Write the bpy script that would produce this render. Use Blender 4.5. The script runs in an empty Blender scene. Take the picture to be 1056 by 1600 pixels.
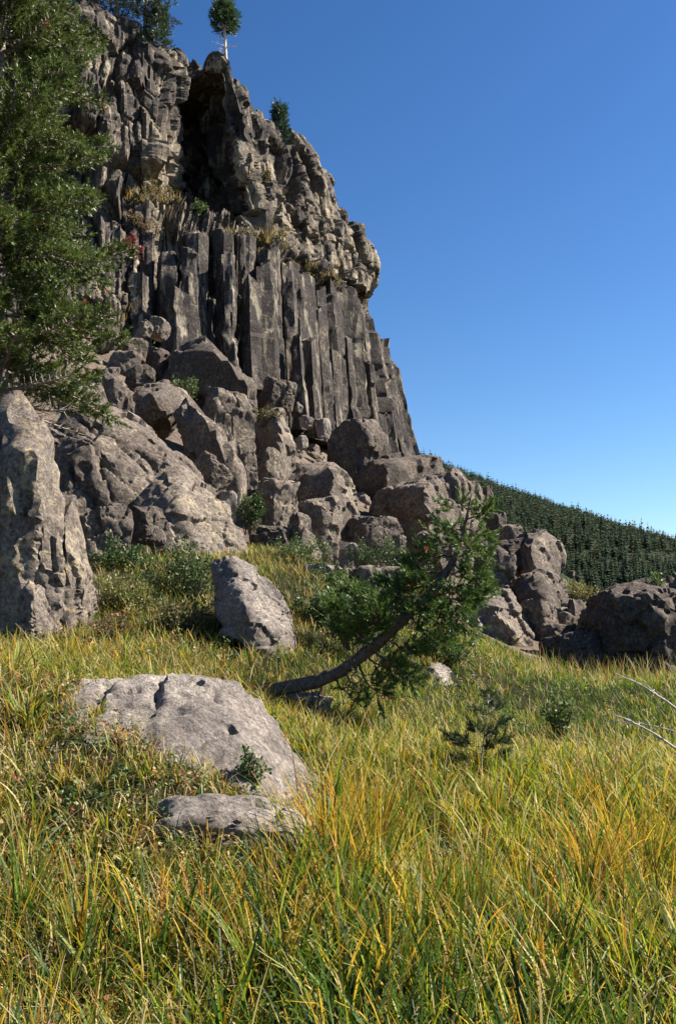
import bpy, bmesh, math, random
import numpy as np
from mathutils import Vector
from mathutils.bvhtree import BVHTree

random.seed(7)
RNG = np.random.default_rng(11)
PI = math.pi
scene = bpy.context.scene
COL = scene.collection

# ------------------------------------------------------------------ camera
EYE = 1.6
FPX = 1600 * 35.0 / 36.0          # focal length in photograph pixels (1056 x 1600)
PITCH = math.atan(200 / FPX)
cam_d = bpy.data.cameras.new('camera')
cam = bpy.data.objects.new('camera', cam_d)
COL.objects.link(cam)
cam.location = (0, 0, EYE)
cam.rotation_euler = (PI / 2 + PITCH, 0, 0)
cam_d.sensor_fit = 'VERTICAL'
cam_d.sensor_height = 36
cam_d.lens = 35
cam_d.clip_start = 0.05
cam_d.clip_end = 6000
scene.camera = cam

# ------------------------------------------------------------------ sky and sun
SUN_EL = math.radians(44)
SUN_AZ = math.radians(9)           # angle from +X (right) towards +Y (away)
sun_dir = Vector((math.cos(SUN_EL) * math.cos(SUN_AZ), math.cos(SUN_EL) * math.sin(SUN_AZ), math.sin(SUN_EL)))
world = bpy.data.worlds.new('World')
scene.world = world
world.use_nodes = True
wn = world.node_tree
wn.nodes.clear()
wo = wn.nodes.new('ShaderNodeOutputWorld')
wb = wn.nodes.new('ShaderNodeBackground')
sk = wn.nodes.new('ShaderNodeTexSky')
sk.sky_type = 'NISHITA'
sk.sun_disc = False
sk.sun_elevation = SUN_EL
sk.sun_rotation = PI / 2 - SUN_AZ
sk.altitude = 900
sk.air_density = 1.15
sk.dust_density = 0.5
sk.ozone_density = 2.2
wb.inputs['Strength'].default_value = 0.052
hs = wn.nodes.new('ShaderNodeHueSaturation')
hs.inputs['Saturation'].default_value = 1.14
hs.inputs['Hue'].default_value = 0.502
hs.inputs['Value'].default_value = 0.60
gm = wn.nodes.new('ShaderNodeGamma')
gm.inputs['Gamma'].default_value = 1.32
wn.links.new(sk.outputs[0], gm.inputs['Color'])
wn.links.new(gm.outputs[0], hs.inputs['Color'])
wn.links.new(hs.outputs[0], wb.inputs[0])
wn.links.new(wb.outputs[0], wo.inputs[0])
sun_l = bpy.data.lights.new('sun', 'SUN')
sun_l.energy = 5.0
sun_l.angle = math.radians(0.5)
sun_l.color = (1.0, 0.93, 0.82)
sun = bpy.data.objects.new('sun', sun_l)
COL.objects.link(sun)
sun.rotation_euler = sun_dir.to_track_quat('Z', 'Y').to_euler()
sun.location = (40, 10, 60)
scene.view_settings.view_transform = 'Standard'
scene.view_settings.look = 'None'
scene.view_settings.exposure = 1.56
scene.view_settings.gamma = 1.0
scene.cycles.max_bounces = 5
scene.cycles.diffuse_bounces = 1
scene.cycles.transparent_max_bounces = 8

# ------------------------------------------------------------------ projection helpers
CP, SP = math.cos(PITCH), math.sin(PITCH)

def at(px, py, Y):
    """photograph pixel + distance along +Y -> world point"""
    u = (px - 528) / FPX
    v = (800 - py) / FPX
    dy = CP - v * SP
    dz = SP + v * CP
    t = Y / dy
    return np.array([u * t, Y, EYE + dz * t])

def to_px(P):
    P = np.asarray(P, float)
    d = P - np.array([0, 0, EYE])
    zc = d[..., 1] * CP + d[..., 2] * SP
    yc = -d[..., 1] * SP + d[..., 2] * CP
    zc = np.maximum(zc, 1e-3)
    return 528 + FPX * d[..., 0] / zc, 800 - FPX * yc / zc

# ------------------------------------------------------------------ numpy noise
def _h(ix, iy, iz, s):
    x = (ix.astype(np.int64) * 374761393 + iy.astype(np.int64) * 668265263 + iz.astype(np.int64) * 2147483647 + s * 974634777) & 0xFFFFFFFF
    x = ((x ^ (x >> 13)) * 1274126177) & 0xFFFFFFFF
    x = ((x ^ (x >> 16)) * 2246822519) & 0xFFFFFFFF
    x = x ^ (x >> 15)
    return (x & 0xFFFFFF) / float(0x1000000)

def vnoise(P, s=0):
    I = np.floor(P).astype(np.int64)
    f = P - I
    f = f * f * f * (f * (f * 6 - 15) + 10)
    r = 0
    for dx in (0, 1):
        wx = f[:, 0] if dx else 1 - f[:, 0]
        for dy in (0, 1):
            wy = f[:, 1] if dy else 1 - f[:, 1]
            for dz in (0, 1):
                wz = f[:, 2] if dz else 1 - f[:, 2]
                r = r + wx * wy * wz * _h(I[:, 0] + dx, I[:, 1] + dy, I[:, 2] + dz, s)
    return r * 2 - 1

def fbm(P, octv=4, s=0, gain=0.5):
    a, r, t = 1.0, 0, 0
    for k in range(octv):
        r = r + a * vnoise(P * (2.03 ** k) + k * 17.3, s + k)
        t += a
        a *= gain
    return r / t

def voro(P, s=0, tilt=1.0):
    """returns per point: random plane height of its cell, F2-F1"""
    I = np.floor(P).astype(np.int64)
    n = len(P)
    d1 = np.full(n, 9.0)
    d2 = np.full(n, 9.0)
    val = np.zeros(n)
    for dx in (-1, 0, 1):
        for dy in (-1, 0, 1):
            for dz in (-1, 0, 1):
                cx, cy, cz = I[:, 0] + dx, I[:, 1] + dy, I[:, 2] + dz
                q = np.stack([cx + _h(cx, cy, cz, s), cy + _h(cx, cy, cz, s + 1), cz + _h(cx, cy, cz, s + 2)], 1)
                df = P - q
                d = np.sqrt((df * df).sum(1))
                m = d < d1
                d2 = np.where(m, d1, np.minimum(d2, d))
                if m.any():
                    k = np.where(m)[0]
                    a = _h(cx[k], cy[k], cz[k], s + 3) * 2 - 1
                    g = np.stack([_h(cx[k], cy[k], cz[k], s + 4), _h(cx[k], cy[k], cz[k], s + 5), _h(cx[k], cy[k], cz[k], s + 6)], 1) * 2 - 1
                    val[k] = a + tilt * (df[k] * g).sum(1)
                    d1[k] = d[k]
    return val, d2 - d1

# ------------------------------------------------------------------ mesh helpers
def new_mesh(name, V, tris=None, quads=None, mat=None, smooth=True, col=None, sharp=None):
    V = np.asarray(V, np.float32)
    me = bpy.data.meshes.new(name)
    me.vertices.add(len(V))
    me.vertices.foreach_set('co', V.ravel())
    lv, ls, o = [], [], 0
    if tris is not None and len(tris):
        tris = np.asarray(tris, np.int32)
        lv.append(tris.ravel())
        ls.append(np.arange(len(tris), dtype=np.int32) * 3)
        o = len(tris) * 3
    if quads is not None and len(quads):
        quads = np.asarray(quads, np.int32)
        lv.append(quads.ravel())
        ls.append(np.arange(len(quads), dtype=np.int32) * 4 + o)
    lv = np.concatenate(lv)
    ls = np.concatenate(ls)
    me.loops.add(len(lv))
    me.loops.foreach_set('vertex_index', lv)
    me.polygons.add(len(ls))
    me.polygons.foreach_set('loop_start', ls)
    me.update(calc_edges=True)
    me.polygons.foreach_set('use_smooth', np.full(len(ls), bool(smooth)))
    if col is not None:
        a = me.color_attributes.new('tint', 'FLOAT_COLOR', 'POINT')
        c = np.ones((len(V), 4), np.float32)
        c[:, :3] = col
        a.data.foreach_set('color', c.ravel())
    if sharp is not None:
        me.set_sharp_from_angle(angle=math.radians(sharp))
    if mat is not None:
        me.materials.append(mat)
    return me

def link(name, me, parent=None, loc=(0, 0, 0)):
    o = bpy.data.objects.new(name, me)
    COL.objects.link(o)
    o.location = loc
    o.parent = parent
    return o

def tag(o, label=None, cat=None, group=None, kind=None):
    if label: o['label'] = label
    if cat: o['category'] = cat
    if group: o['group'] = group
    if kind: o['kind'] = kind
    return o

def grid_quads(nu, nv):
    i = np.arange(nu - 1)[:, None]
    j = np.arange(nv - 1)[None, :]
    a = (i * nv + j).ravel()
    return np.stack([a, a + nv, a + nv + 1, a + 1], 1)

def tube(pts, rad, n=8, seed=0, rough=0.0):
    """closed tapered tube along a polyline -> V, quads"""
    pts = np.asarray(pts, float)
    m = len(pts)
    T = np.gradient(pts, axis=0)
    T /= np.linalg.norm(T, axis=1)[:, None] + 1e-9
    ref = np.array([0.31, 0.17, 0.93]) if abs(T[0][2]) < 0.9 else np.array([1.0, 0.1, 0])
    A = np.cross(T, ref)
    A /= np.linalg.norm(A, axis=1)[:, None] + 1e-9
    B = np.cross(T, A)
    th = np.linspace(0, 2 * PI, n, endpoint=False)
    rad = np.asarray(rad, float)[:, None]
    rr = np.repeat(rad, n, 1)
    if rough:
        r0 = np.random.default_rng(seed)
        rr = rr * (1 + rough * r0.normal(size=rr.shape))
    V = pts[:, None, :] + rr[:, :, None] * (np.cos(th)[None, :, None] * A[:, None, :] + np.sin(th)[None, :, None] * B[:, None, :])
    V = V.reshape(-1, 3)
    i = np.arange(m - 1)[:, None] * n
    j = np.arange(n)[None, :]
    k = (j + 1) % n
    Q = np.stack([i + j, i + k, i + n + k, i + n + j], -1).reshape(-1, 4)
    return V, Q

class Bag:
    """collects tubes into one mesh"""
    def __init__(s): s.V, s.Q, s.n = [], [], 0
    def add(s, V, Q):
        s.V.append(V); s.Q.append(Q + s.n); s.n += len(V)
    def mesh(s, name, mat, off=(0, 0, 0), smooth=True):
        return new_mesh(name, np.concatenate(s.V) - np.asarray(off), quads=np.concatenate(s.Q), mat=mat, smooth=smooth)

# ------------------------------------------------------------------ materials
def ramp(nt, fac, stops):
    r = nt.nodes.new('ShaderNodeValToRGB')
    e = r.color_ramp.elements
    while len(e) < len(stops): e.new(0.5)
    for k, (p, c) in enumerate(stops):
        e[k].position = p
        e[k].color = (*c, 1) if len(c) == 3 else c
    nt.links.new(fac, r.inputs[0])
    return r.outputs[0]

def noise_tex(nt, vec, scale, detail=6, rough=0.6, lac=2.0, dist=0.0):
    n = nt.nodes.new('ShaderNodeTexNoise')
    n.inputs['Scale'].default_value = scale
    n.inputs['Detail'].default_value = detail
    n.inputs['Roughness'].default_value = rough
    n.inputs['Lacunarity'].default_value = lac
    n.inputs['Distortion'].default_value = dist
    nt.links.new(vec, n.inputs['Vector'])
    return n.outputs['Fac']

def voro_tex(nt, vec, scale, feature='F1'):
    n = nt.nodes.new('ShaderNodeTexVoronoi')
    n.feature = feature
    n.inputs['Scale'].default_value = scale
    nt.links.new(vec, n.inputs['Vector'])
    return n.outputs['Distance']

def mix(nt, fac, a, b, mode='MIX'):
    m = nt.nodes.new('ShaderNodeMix')
    m.data_type = 'RGBA'
    m.blend_type = mode
    for s, v in ((0, fac), (6, a), (7, b)):
        if isinstance(v, (int, float)): m.inputs[s].default_value = v
        elif isinstance(v, tuple): m.inputs[s].default_value = (*v, 1)
        else: nt.links.new(v, m.inputs[s])
    return m.outputs[2]

def mathn(nt, op, a, b=None):
    m = nt.nodes.new('ShaderNodeMath')
    m.operation = op
    for k, v in ((0, a), (1, b)):
        if v is None: continue
        if isinstance(v, (int, float)): m.inputs[k].default_value = v
        else: nt.links.new(v, m.inputs[k])
    return m.outputs[0]

def rock_mat(name, dark, mid, light, lichen=(0.45, 0.40, 0.29), lichen_amt=0.5, ochre=0.0, scale=1.0,
             streak=0.0, bump=1.0, patina=None, patina_amt=0.0, fresh=False):
    m = bpy.data.materials.new(name)
    m.use_nodes = True
    nt = m.node_tree
    b = nt.nodes['Principled BSDF']
    b.inputs['Roughness'].default_value = 0.92
    b.inputs['Specular IOR Level'].default_value = 0.15
    g = nt.nodes.new('ShaderNodeNewGeometry')
    vec = g.outputs['Position']
    big = noise_tex(nt, vec, 0.55 * scale, 5, 0.6)
    fine = noise_tex(nt, vec, 4.0 * scale, 8, 0.78)
    grit = noise_tex(nt, vec, 13.0 * scale, 7, 0.8)
    c1 = ramp(nt, fine, [(0.30, dark), (0.50, mid), (0.70, light)])
    c2 = ramp(nt, big, [(0.30, tuple(x * 0.72 for x in mid)), (0.52, mid), (0.72, tuple(min(1, x * 1.18) for x in light))])
    c = mix(nt, 0.45, c1, c2)
    gr = ramp(nt, grit, [(0.34, (0.28, 0.27, 0.27)), (0.5, (0.95, 0.95, 0.95)), (0.66, (1.75, 1.7, 1.6))])
    c = mix(nt, 0.9, c, gr, 'MULTIPLY')
    # pale lichen crust in blotches
    l1 = noise_tex(nt, vec, 9.0 * scale, 6, 0.7, dist=0.4)
    l2 = noise_tex(nt, vec, 1.3 * scale, 3, 0.5)
    lf = mathn(nt, 'ADD', mathn(nt, 'MULTIPLY', l1, 0.62), mathn(nt, 'MULTIPLY', l2, 0.38))
    lm = ramp(nt, lf, [(0.53, (0, 0, 0)), (0.60, (lichen_amt,) * 3)])
    c = mix(nt, lm, c, lichen)
    if ochre > 0:
        o1 = noise_tex(nt, vec, 6.0 * scale, 5, 0.7, dist=0.6)
        om = ramp(nt, o1, [(0.60, (0, 0, 0)), (0.68, (ochre,) * 3)])
        c = mix(nt, om, c, (0.42, 0.27, 0.06))
    if streak > 0:
        mp = nt.nodes.new('ShaderNodeMapping')
        mp.inputs['Scale'].default_value = (2.2, 2.2, 0.22)
        nt.links.new(vec, mp.inputs[0])
        s1 = noise_tex(nt, mp.outputs[0], 1.0, 5, 0.65)
        sm = ramp(nt, s1, [(0.54, (0, 0, 0)), (0.64, (streak,) * 3)])
        c = mix(nt, sm, c, (0.50, 0.43, 0.31))
    if patina is not None:
        p1 = noise_tex(nt, vec, 0.9 * scale, 6, 0.68)
        pm = ramp(nt, p1, [(0.40, (patina_amt,) * 3), (0.62, (0, 0, 0))])
        c = mix(nt, pm, c, patina)
    if fresh:
        at_ = nt.nodes.new('ShaderNodeAttribute')
        at_.attribute_name = 'tint'
        f1 = noise_tex(nt, vec, 1.6, 7, 0.75)
        ff = mathn(nt, 'MULTIPLY', at_.outputs['Fac'], ramp(nt, f1, [(0.38, (0, 0, 0)), (0.58, (1, 1, 1))]))
        c = mix(nt, mathn(nt, 'MULTIPLY', ff, 0.72), c, (0.37, 0.305, 0.215))
    # pits
    pit = noise_tex(nt, vec, 16.0 * scale, 3, 0.5)
    pm2 = ramp(nt, pit, [(0.30, (0.55, 0.52, 0.50)), (0.40, (1, 1, 1))])
    c = mix(nt, 0.7, c, pm2, 'MULTIPLY')
    nt.links.new(c, b.inputs['Base Color'])
    h1 = mathn(nt, 'MULTIPLY', noise_tex(nt, vec, 3.2 * scale, 9, 0.7), 0.10)
    h2 = mathn(nt, 'MULTIPLY', noise_tex(nt, vec, 17.0 * scale, 6, 0.72), 0.035)
    v1 = mathn(nt, 'MULTIPLY', voro_tex(nt, vec, 7.0 * scale), 0.010)
    h = mathn(nt, 'ADD', mathn(nt, 'ADD', h1, h2), v1)
    bp = nt.nodes.new('ShaderNodeBump')
    bp.inputs['Strength'].default_value = 0.9
    bp.inputs['Distance'].default_value = bump
    nt.links.new(h, bp.inputs['Height'])
    nt.links.new(bp.outputs[0], b.inputs['Normal'])
    return m

def leaf_mat(name, trans=0.35, rough=0.55, spec=0.25, mult=(1, 1, 1)):
    m = bpy.data.materials.new(name)
    m.use_nodes = True
    nt = m.node_tree
    b = nt.nodes['Principled BSDF']
    b.inputs['Roughness'].default_value = rough
    b.inputs['Specular IOR Level'].default_value = spec
    a = nt.nodes.new('ShaderNodeAttribute')
    a.attribute_name = 'tint'
    c = mix(nt, 1.0, a.outputs['Color'], mult, 'MULTIPLY')
    nt.links.new(c, b.inputs['Base Color'])
    tr = nt.nodes.new('ShaderNodeBsdfTranslucent')
    nt.links.new(c, tr.inputs['Color'])
    ms = nt.nodes.new('ShaderNodeMixShader')
    ms.inputs[0].default_value = trans
    out = nt.nodes['Material Output']
    nt.links.new(b.outputs[0], ms.inputs[1])
    nt.links.new(tr.outputs[0], ms.inputs[2])
    nt.links.new(ms.outputs[0], out.inputs[0])
    return m

def bark_mat(name, dark, light, scale=1.0):
    m = bpy.data.materials.new(name)
    m.use_nodes = True
    nt = m.node_tree
    b = nt.nodes['Principled BSDF']
    b.inputs['Roughness'].default_value = 0.9
    b.inputs['Specular IOR Level'].default_value = 0.15
    g = nt.nodes.new('ShaderNodeNewGeometry')
    n1 = noise_tex(nt, g.outputs['Position'], 22 * scale, 6, 0.7)
    nt.links.new(ramp(nt, n1, [(0.35, dark), (0.65, light)]), b.inputs['Base Color'])
    bp = nt.nodes.new('ShaderNodeBump')
    bp.inputs['Strength'].default_value = 0.8
    bp.inputs['Distance'].default_value = 0.02
    nt.links.new(n1, bp.inputs['Height'])
    nt.links.new(bp.outputs[0], b.inputs['Normal'])
    return m

M = {}
M['cliff'] = rock_mat('cliff_rock', (0.027, 0.023, 0.021), (0.072, 0.059, 0.051), (0.22, 0.18, 0.135), lichen=(0.48, 0.395, 0.265),
                      lichen_amt=0.65, ochre=0.30, scale=0.75, streak=0.75, bump=1.6, patina=(0.036, 0.031, 0.031), patina_amt=0.85, fresh=True)
M['column'] = rock_mat('column_rock', (0.024, 0.021, 0.021), (0.052, 0.044, 0.041), (0.11, 0.092, 0.077), lichen=(0.36, 0.30, 0.21),
                       lichen_amt=0.40, ochre=0.18, scale=0.8, streak=0.6, bump=1.2, patina=(0.03, 0.026, 0.027), patina_amt=0.5)
M['talus'] = rock_mat('talus_rock', (0.055, 0.045, 0.040), (0.122, 0.099, 0.084), (0.25, 0.21, 0.168), lichen=(0.40, 0.335, 0.235),
                      lichen_amt=0.50, ochre=0.15, scale=1.0, bump=1.2)
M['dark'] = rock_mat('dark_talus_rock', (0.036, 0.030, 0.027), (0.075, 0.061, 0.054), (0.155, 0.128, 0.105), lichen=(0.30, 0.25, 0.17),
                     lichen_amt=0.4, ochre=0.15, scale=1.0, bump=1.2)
M['slab'] = rock_mat('slab_rock', (0.06, 0.048, 0.042), (0.155, 0.128, 0.108), (0.31, 0.262, 0.21), lichen=(0.44, 0.36, 0.23),
                     lichen_amt=0.55, ochre=0.45, scale=1.4, bump=0.9)
M['pale'] = rock_mat('pale_rock', (0.10, 0.085, 0.076), (0.255, 0.217, 0.19), (0.43, 0.375, 0.325), lichen=(0.50, 0.44, 0.365),
                     lichen_amt=0.65, ochre=0.10, scale=1.9, bump=1.0, patina=(0.10, 0.087, 0.082), patina_amt=0.6)
M['bark'] = bark_mat('pine_bark', (0.055, 0.04, 0.032), (0.17, 0.125, 0.095))
M['greybark'] = bark_mat('grey_bark', (0.16, 0.13, 0.11), (0.36, 0.31, 0.27))
M['whitebark'] = bark_mat('bleached_bark', (0.33, 0.29, 0.25), (0.62, 0.57, 0.50))
M['needle'] = leaf_mat('pine_needles', 0.22, 0.45, 0.35)
M['leaf'] = leaf_mat('shrub_leaves', 0.32, 0.5, 0.3)
M['grass'] = leaf_mat('grass_blades', 0.46, 0.5, 0.25)
M['forest'] = leaf_mat('forest_foliage', 0.22, 0.8, 0.05)

def ground_mat():
    m = bpy.data.materials.new('ground_soil')
    m.use_nodes = True
    nt = m.node_tree
    b = nt.nodes['Principled BSDF']
    b.inputs['Roughness'].default_value = 0.95
    b.inputs['Specular IOR Level'].default_value = 0.1
    g = nt.nodes.new('ShaderNodeNewGeometry')
    a = nt.nodes.new('ShaderNodeAttribute')
    a.attribute_name = 'tint'
    n1 = noise_tex(nt, g.outputs['Position'], 6, 8, 0.7)
    n2 = noise_tex(nt, g.outputs['Position'], 40, 4, 0.7)
    c = mix(nt, 1.0, a.outputs['Color'], ramp(nt, n1, [(0.3, (0.5, 0.5, 0.5)), (0.7, (1.4, 1.38, 1.3))]), 'MULTIPLY')
    c = mix(nt, 0.7, c, ramp(nt, n2, [(0.3, (0.5, 0.5, 0.5)), (0.7, (1.4, 1.4, 1.4))]), 'MULTIPLY')
    nt.links.new(c, b.inputs['Base Color'])
    bp = nt.nodes.new('ShaderNodeBump')
    bp.inputs['Distance'].default_value = 0.15
    nt.links.new(mathn(nt, 'ADD', n1, mathn(nt, 'MULTIPLY', n2, 0.3)), bp.inputs['Height'])
    nt.links.new(bp.outputs[0], b.inputs['Normal'])
    return m
M['ground'] = ground_mat()

# ------------------------------------------------------------------ ground
CTRL_W = [(0, -6, 0), (-8, -6, 0.3), (8, -6, 0), (0, 0, 0), (-2.5, 1.5, 0.1), (2.5, 1.5, 0), (0, 4, 0), (3.5, 4.5, 0.02), (-2, 4, 0.1),
          (6, 9, 0.3), (14, 14, 0.8), (20, 28, 1.2), (26, 45, 2.5), (12, 0, 0.2), (-10, 4, 1.4), (-16, 12, 4.5), (-14, 24, 8.5),
          (-24, 30, 13), (-30, 18, 9), (14, 44, 2.8), (14, 62, 3), (22, 70, 3), (30, 25, 2), (10, 78, 12), (16, 85, 8), (-4, 3, 0.4)]
CTRL_P = [(300, 1335, 5.5), (150, 1370, 5.3), (110, 1140, 6.9), (215, 1188, 6.55), (300, 1232, 6.3), (378, 1272, 6.2), (90, 1090, 7.6), (20, 1180, 6.9), (440, 1350, 5.7), (230, 1290, 5.85), (480, 1310, 6.9), (560, 1270, 7.6),
          (900, 1200, 10), (700, 1200, 9.6), (600, 1110, 12.5), (900, 1065, 19), (700, 1075, 14.5), (400, 1095, 10.8), (250, 1045, 10.5),
          (60, 1010, 12.2), (250, 960, 13.8), (200, 880, 16.6), (440, 910, 16.5), (440, 862, 21), (490, 965, 15.4), (400, 1052, 11.8), (470, 1030, 12.6), (330, 1050, 10.8),
          (300, 780, 22.5), (120, 800, 20), (300, 610, 32), (150, 600, 29), (200, 505, 38), (330, 570, 40), (400, 640, 37), (500, 690, 46), (480, 760, 33),
          (610, 720, 54), (665, 728, 62), (620, 830, 35), (560, 895, 24), (640, 955, 20), (700, 880, 31), (770, 840, 38), (800, 1010, 23.5),
          (880, 910, 31), (935, 975, 32), (1000, 1050, 22), (860, 1045, 21), (1050, 1060, 17), (960, 1070, 17.5), (1056, 1010, 27), (760, 960, 26), (660, 1040, 14.8)]
_c = np.array([list(p) for p in CTRL_W] + [at(*p) for p in CTRL_P], float)
_lift = np.array([0.0] * len(CTRL_W) + [-1.3 if (p[2] > 19.5 and p[1] < 900 and not (p[0] in (440, 560))) else 0.0 for p in CTRL_P])
_c[:, 2] += _lift

def _U(r2):
    return np.where(r2 > 1e-12, 0.5 * r2 * np.log(np.maximum(r2, 1e-12)), 0)
_n = len(_c)
_K = _U(((_c[:, None, :2] - _c[None, :, :2]) ** 2).sum(-1)) + np.eye(_n) * 0.15
_P = np.concatenate([np.ones((_n, 1)), _c[:, :2]], 1)
_A = np.block([[_K, _P], [_P.T, np.zeros((3, 3))]])
_w = np.linalg.solve(_A, np.concatenate([_c[:, 2], np.zeros(3)]))

def sstep(x, a, b):
    t = np.clip((x - a) / (b - a), 0, 1)
    return t * t * (3 - 2 * t)

def ground(x, y, detail=True):
    x = np.atleast_1d(np.asarray(x, float)).ravel()
    y = np.atleast_1d(np.asarray(y, float)).ravel()
    out = np.zeros(len(x))
    for k in range(0, len(x), 40000):
        X, Y = x[k:k + 40000], y[k:k + 40000]
        r2 = (X[:, None] - _c[None, :, 0]) ** 2 + (Y[:, None] - _c[None, :, 1]) ** 2
        z = _U(r2) @ _w[:_n] + _w[_n] + _w[_n + 1] * X + _w[_n + 2] * Y
        out[k:k + 40000] = z
    far = np.maximum(np.maximum(sstep(x, 26, 60), sstep(-x, 26, 60)), np.maximum(sstep(y, 72, 110), sstep(-y, 6, 30)))
    fz = 3 + 10 * sstep(-x, 20, 60) + 9 * sstep(y, 100, 330)
    out = np.clip(out, -0.6, 16) * (1 - far) + fz * far
    if detail:
        P = np.stack([x, y, np.zeros_like(x)], 1)
        out += 0.07 * fbm(P * 0.9, 4, 3) * (1 - 0.6 * far)
    return out

def hit(px, py, y0=2.0, y1=75.0):
    Y = np.linspace(y0, y1, 900)
    P = np.array([at(px, py, q) for q in Y])
    d = P[:, 2] - ground(P[:, 0], P[:, 1])
    k = np.where(d < 0)[0]
    return P[k[0]] if len(k) else P[-1]

# the lower edge of the bare talus as seen from the trail: grass grows below it
VEG = np.array([(-300, 985), (0, 985), (140, 985), (150, 880), (200, 850), (330, 865), (370, 850), (400, 848), (460, 862), (530, 900), (580, 930), (640, 955), (740, 985),
                (830, 1030), (930, 1050), (980, 1020), (1056, 1000), (1400, 1000)], float)

def veg_mask(P):
    px, py = to_px(P)
    lim = np.interp(px, VEG[:, 0], VEG[:, 1])
    m = py > lim
    m |= (px > 880) & (px < 935) & (py > 905) & (py < 935)
    return m

gx = np.concatenate([-np.geomspace(3000, 27, 26), np.linspace(-26, 26, 175), np.geomspace(27, 3000, 26)])
gy = np.concatenate([-np.geomspace(600, 7, 14), np.linspace(-6, 75, 270), np.geomspace(76, 3000, 34)])
GX, GY = np.meshgrid(gx, gy, indexing='ij')
gz = ground(GX, GY)
GV = np.stack([GX.ravel(), GY.ravel(), gz], 1)
vm = veg_mask(GV) | (GV[:, 1] < 3)
nz = fbm(GV * 0.7, 3, 21)[:, None]
soil = np.array([0.16, 0.125, 0.10]) * (1 + 0.3 * nz)
turf = np.array([0.035, 0.032, 0.014]) + np.array([0.02, 0.014, 0.007]) * nz
gcol = np.where(vm[:, None], turf, soil)
gcol = np.where(((GV[:, 1] > 80) | ((GV[:, 1] > 37) & (GV[:, 0] > 8)))[:, None], np.array([0.026, 0.034, 0.014]), gcol)
g_ob = link('ground', new_mesh('ground', GV, quads=grid_quads(len(gx), len(gy)), mat=M['ground'], smooth=True, col=np.clip(gcol, 0, 1)))
tag(g_ob, kind='structure')

# ------------------------------------------------------------------ forested hill
def hill_z(x, y):
    zr = np.interp(x, [-200, 0, 69, 255, 330, 460], [225, 162, 140, 60, 40, 18])
    t = np.clip((y - 300) / 470, 0, 1.25)
    prof = np.where(t < 1, t ** 0.92, 1 - 0.6 * (t - 1))
    P = np.stack([x / 90, y / 90, 0 * x], 1)
    return 8 + (zr - 8) * prof + 4 * fbm(P, 3, 5)
hx = np.linspace(-150, 460, 90)
hy = np.linspace(300, 880, 80)
HX, HY = np.meshgrid(hx, hy, indexing='ij')
HV = np.stack([HX.ravel(), HY.ravel(), hill_z(HX.ravel(), HY.ravel())], 1)
edge = (HY.ravel() < 301)
HV[edge, 2] -= 6
hill = link('hill', new_mesh('hill', HV, quads=grid_quads(len(hx), len(hy)), mat=M['ground'], col=np.array([0.022, 0.026, 0.013])))
tag(hill, kind='structure')

def conifer_mesh(seed, lo=False):
    """slim lodgepole shape: a thin stem and ragged drooping sprays, 1 m tall, origin at the foot"""
    r = np.random.default_rng(seed)
    V, T, C = [], [], []
    n = 12 if lo else 22
    base = np.array([0.021, 0.038, 0.024]) * r.uniform(0.75, 1.25) + np.array([0.012, 0.008, 0]) * r.uniform(0, 1)  # slightly bluish green: haze over the far hill put into the foliage colour
    k = 0
    # stem
    for a in range(3):
        th = a * 2.1
        V += [(0.012 * math.cos(th), 0.012 * math.sin(th), 0), (0.012 * math.cos(th + 2.1), 0.012 * math.sin(th + 2.1), 0), (0, 0, 0.95)]
        C += [(0.13, 0.11, 0.09)] * 3
        T.append((k, k + 1, k + 2)); k += 3
    prof = r.uniform(0.13, 0.20)
    z0 = r.uniform(0.06, 0.22)
    for i in range(n):
        f = (i + r.uniform(0, 1)) / n
        z = z0 + (1 - z0) * f
        R = prof * (1 - f) ** 0.75 * r.uniform(0.65, 1.2) + 0.012
        th = i * 2.399 + r.uniform(-0.4, 0.4)
        w = R * r.uniform(0.75, 1.2) + 0.01
        d = np.array([math.cos(th), math.sin(th), 0])
        s = np.array([-math.sin(th), math.cos(th), 0])
        up = np.array([0, 0, 1])
        tip = d * R + up * (z - R * r.uniform(0.1, 0.7))
        a_ = up * (z + 0.035 + R * 0.25)
        b_ = d * R * 0.45 + s * w * 0.75 + up * (z - R * 0.15)
        c_ = d * R * 0.45 - s * w * 0.75 + up * (z - R * 0.15)
        V += [tuple(a_), tuple(b_), tuple(tip), tuple(c_)]
        cc = base * r.uniform(0.7, 1.35)
        C += [tuple(cc)] * 4
        T += [(k, k + 1, k + 2), (k, k + 2, k + 3)]
        k += 4
    return np.array(V), np.array(T), np.array(C)

near_conifers = [new_mesh('conifer', *(lambda q: (q[0], q[1]))(conifer_mesh(100 + k)), mat=M['forest'], smooth=False, col=conifer_mesh(100 + k)[2]) for k in range(6)]
r = np.random.default_rng(5)
N = 13500
ty = 306 + 480 * r.uniform(0, 1, N * 2) ** 0.9
tx = r.uniform(-0.02, 0.46, N * 2) * ty
dens = 0.55 + 0.6 * fbm(np.stack([tx / 35, ty / 35, 0 * tx], 1), 2, 9)
kp = r.uniform(0, 1, N * 2) < dens + 0.12
tx, ty = tx[kp][:N], ty[kp][:N]
tz = hill_z(tx, ty) - 0.3
th_ = (3.0 + 5.4 * r.beta(1.5, 2.6, len(tx))) * (0.9 + 0.25 * sstep(ty, 350, 650)) * (1 + 0.35 * fbm(np.stack([tx / 18, ty / 18, 0 * tx], 1), 2, 19)) * np.where(r.uniform(0, 1, len(tx)) < 0.06, 1.25, 1.0)
tp = np.stack([tx, ty, tz], 1)
tpx, tpy = to_px(tp + np.array([0, 0, 8]))
vis = (tpx > 800) & (tpx < 1056) & (tpy < np.interp(tpx, [800, 880, 885, 1056], [825, 860, 930, 905]))
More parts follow.
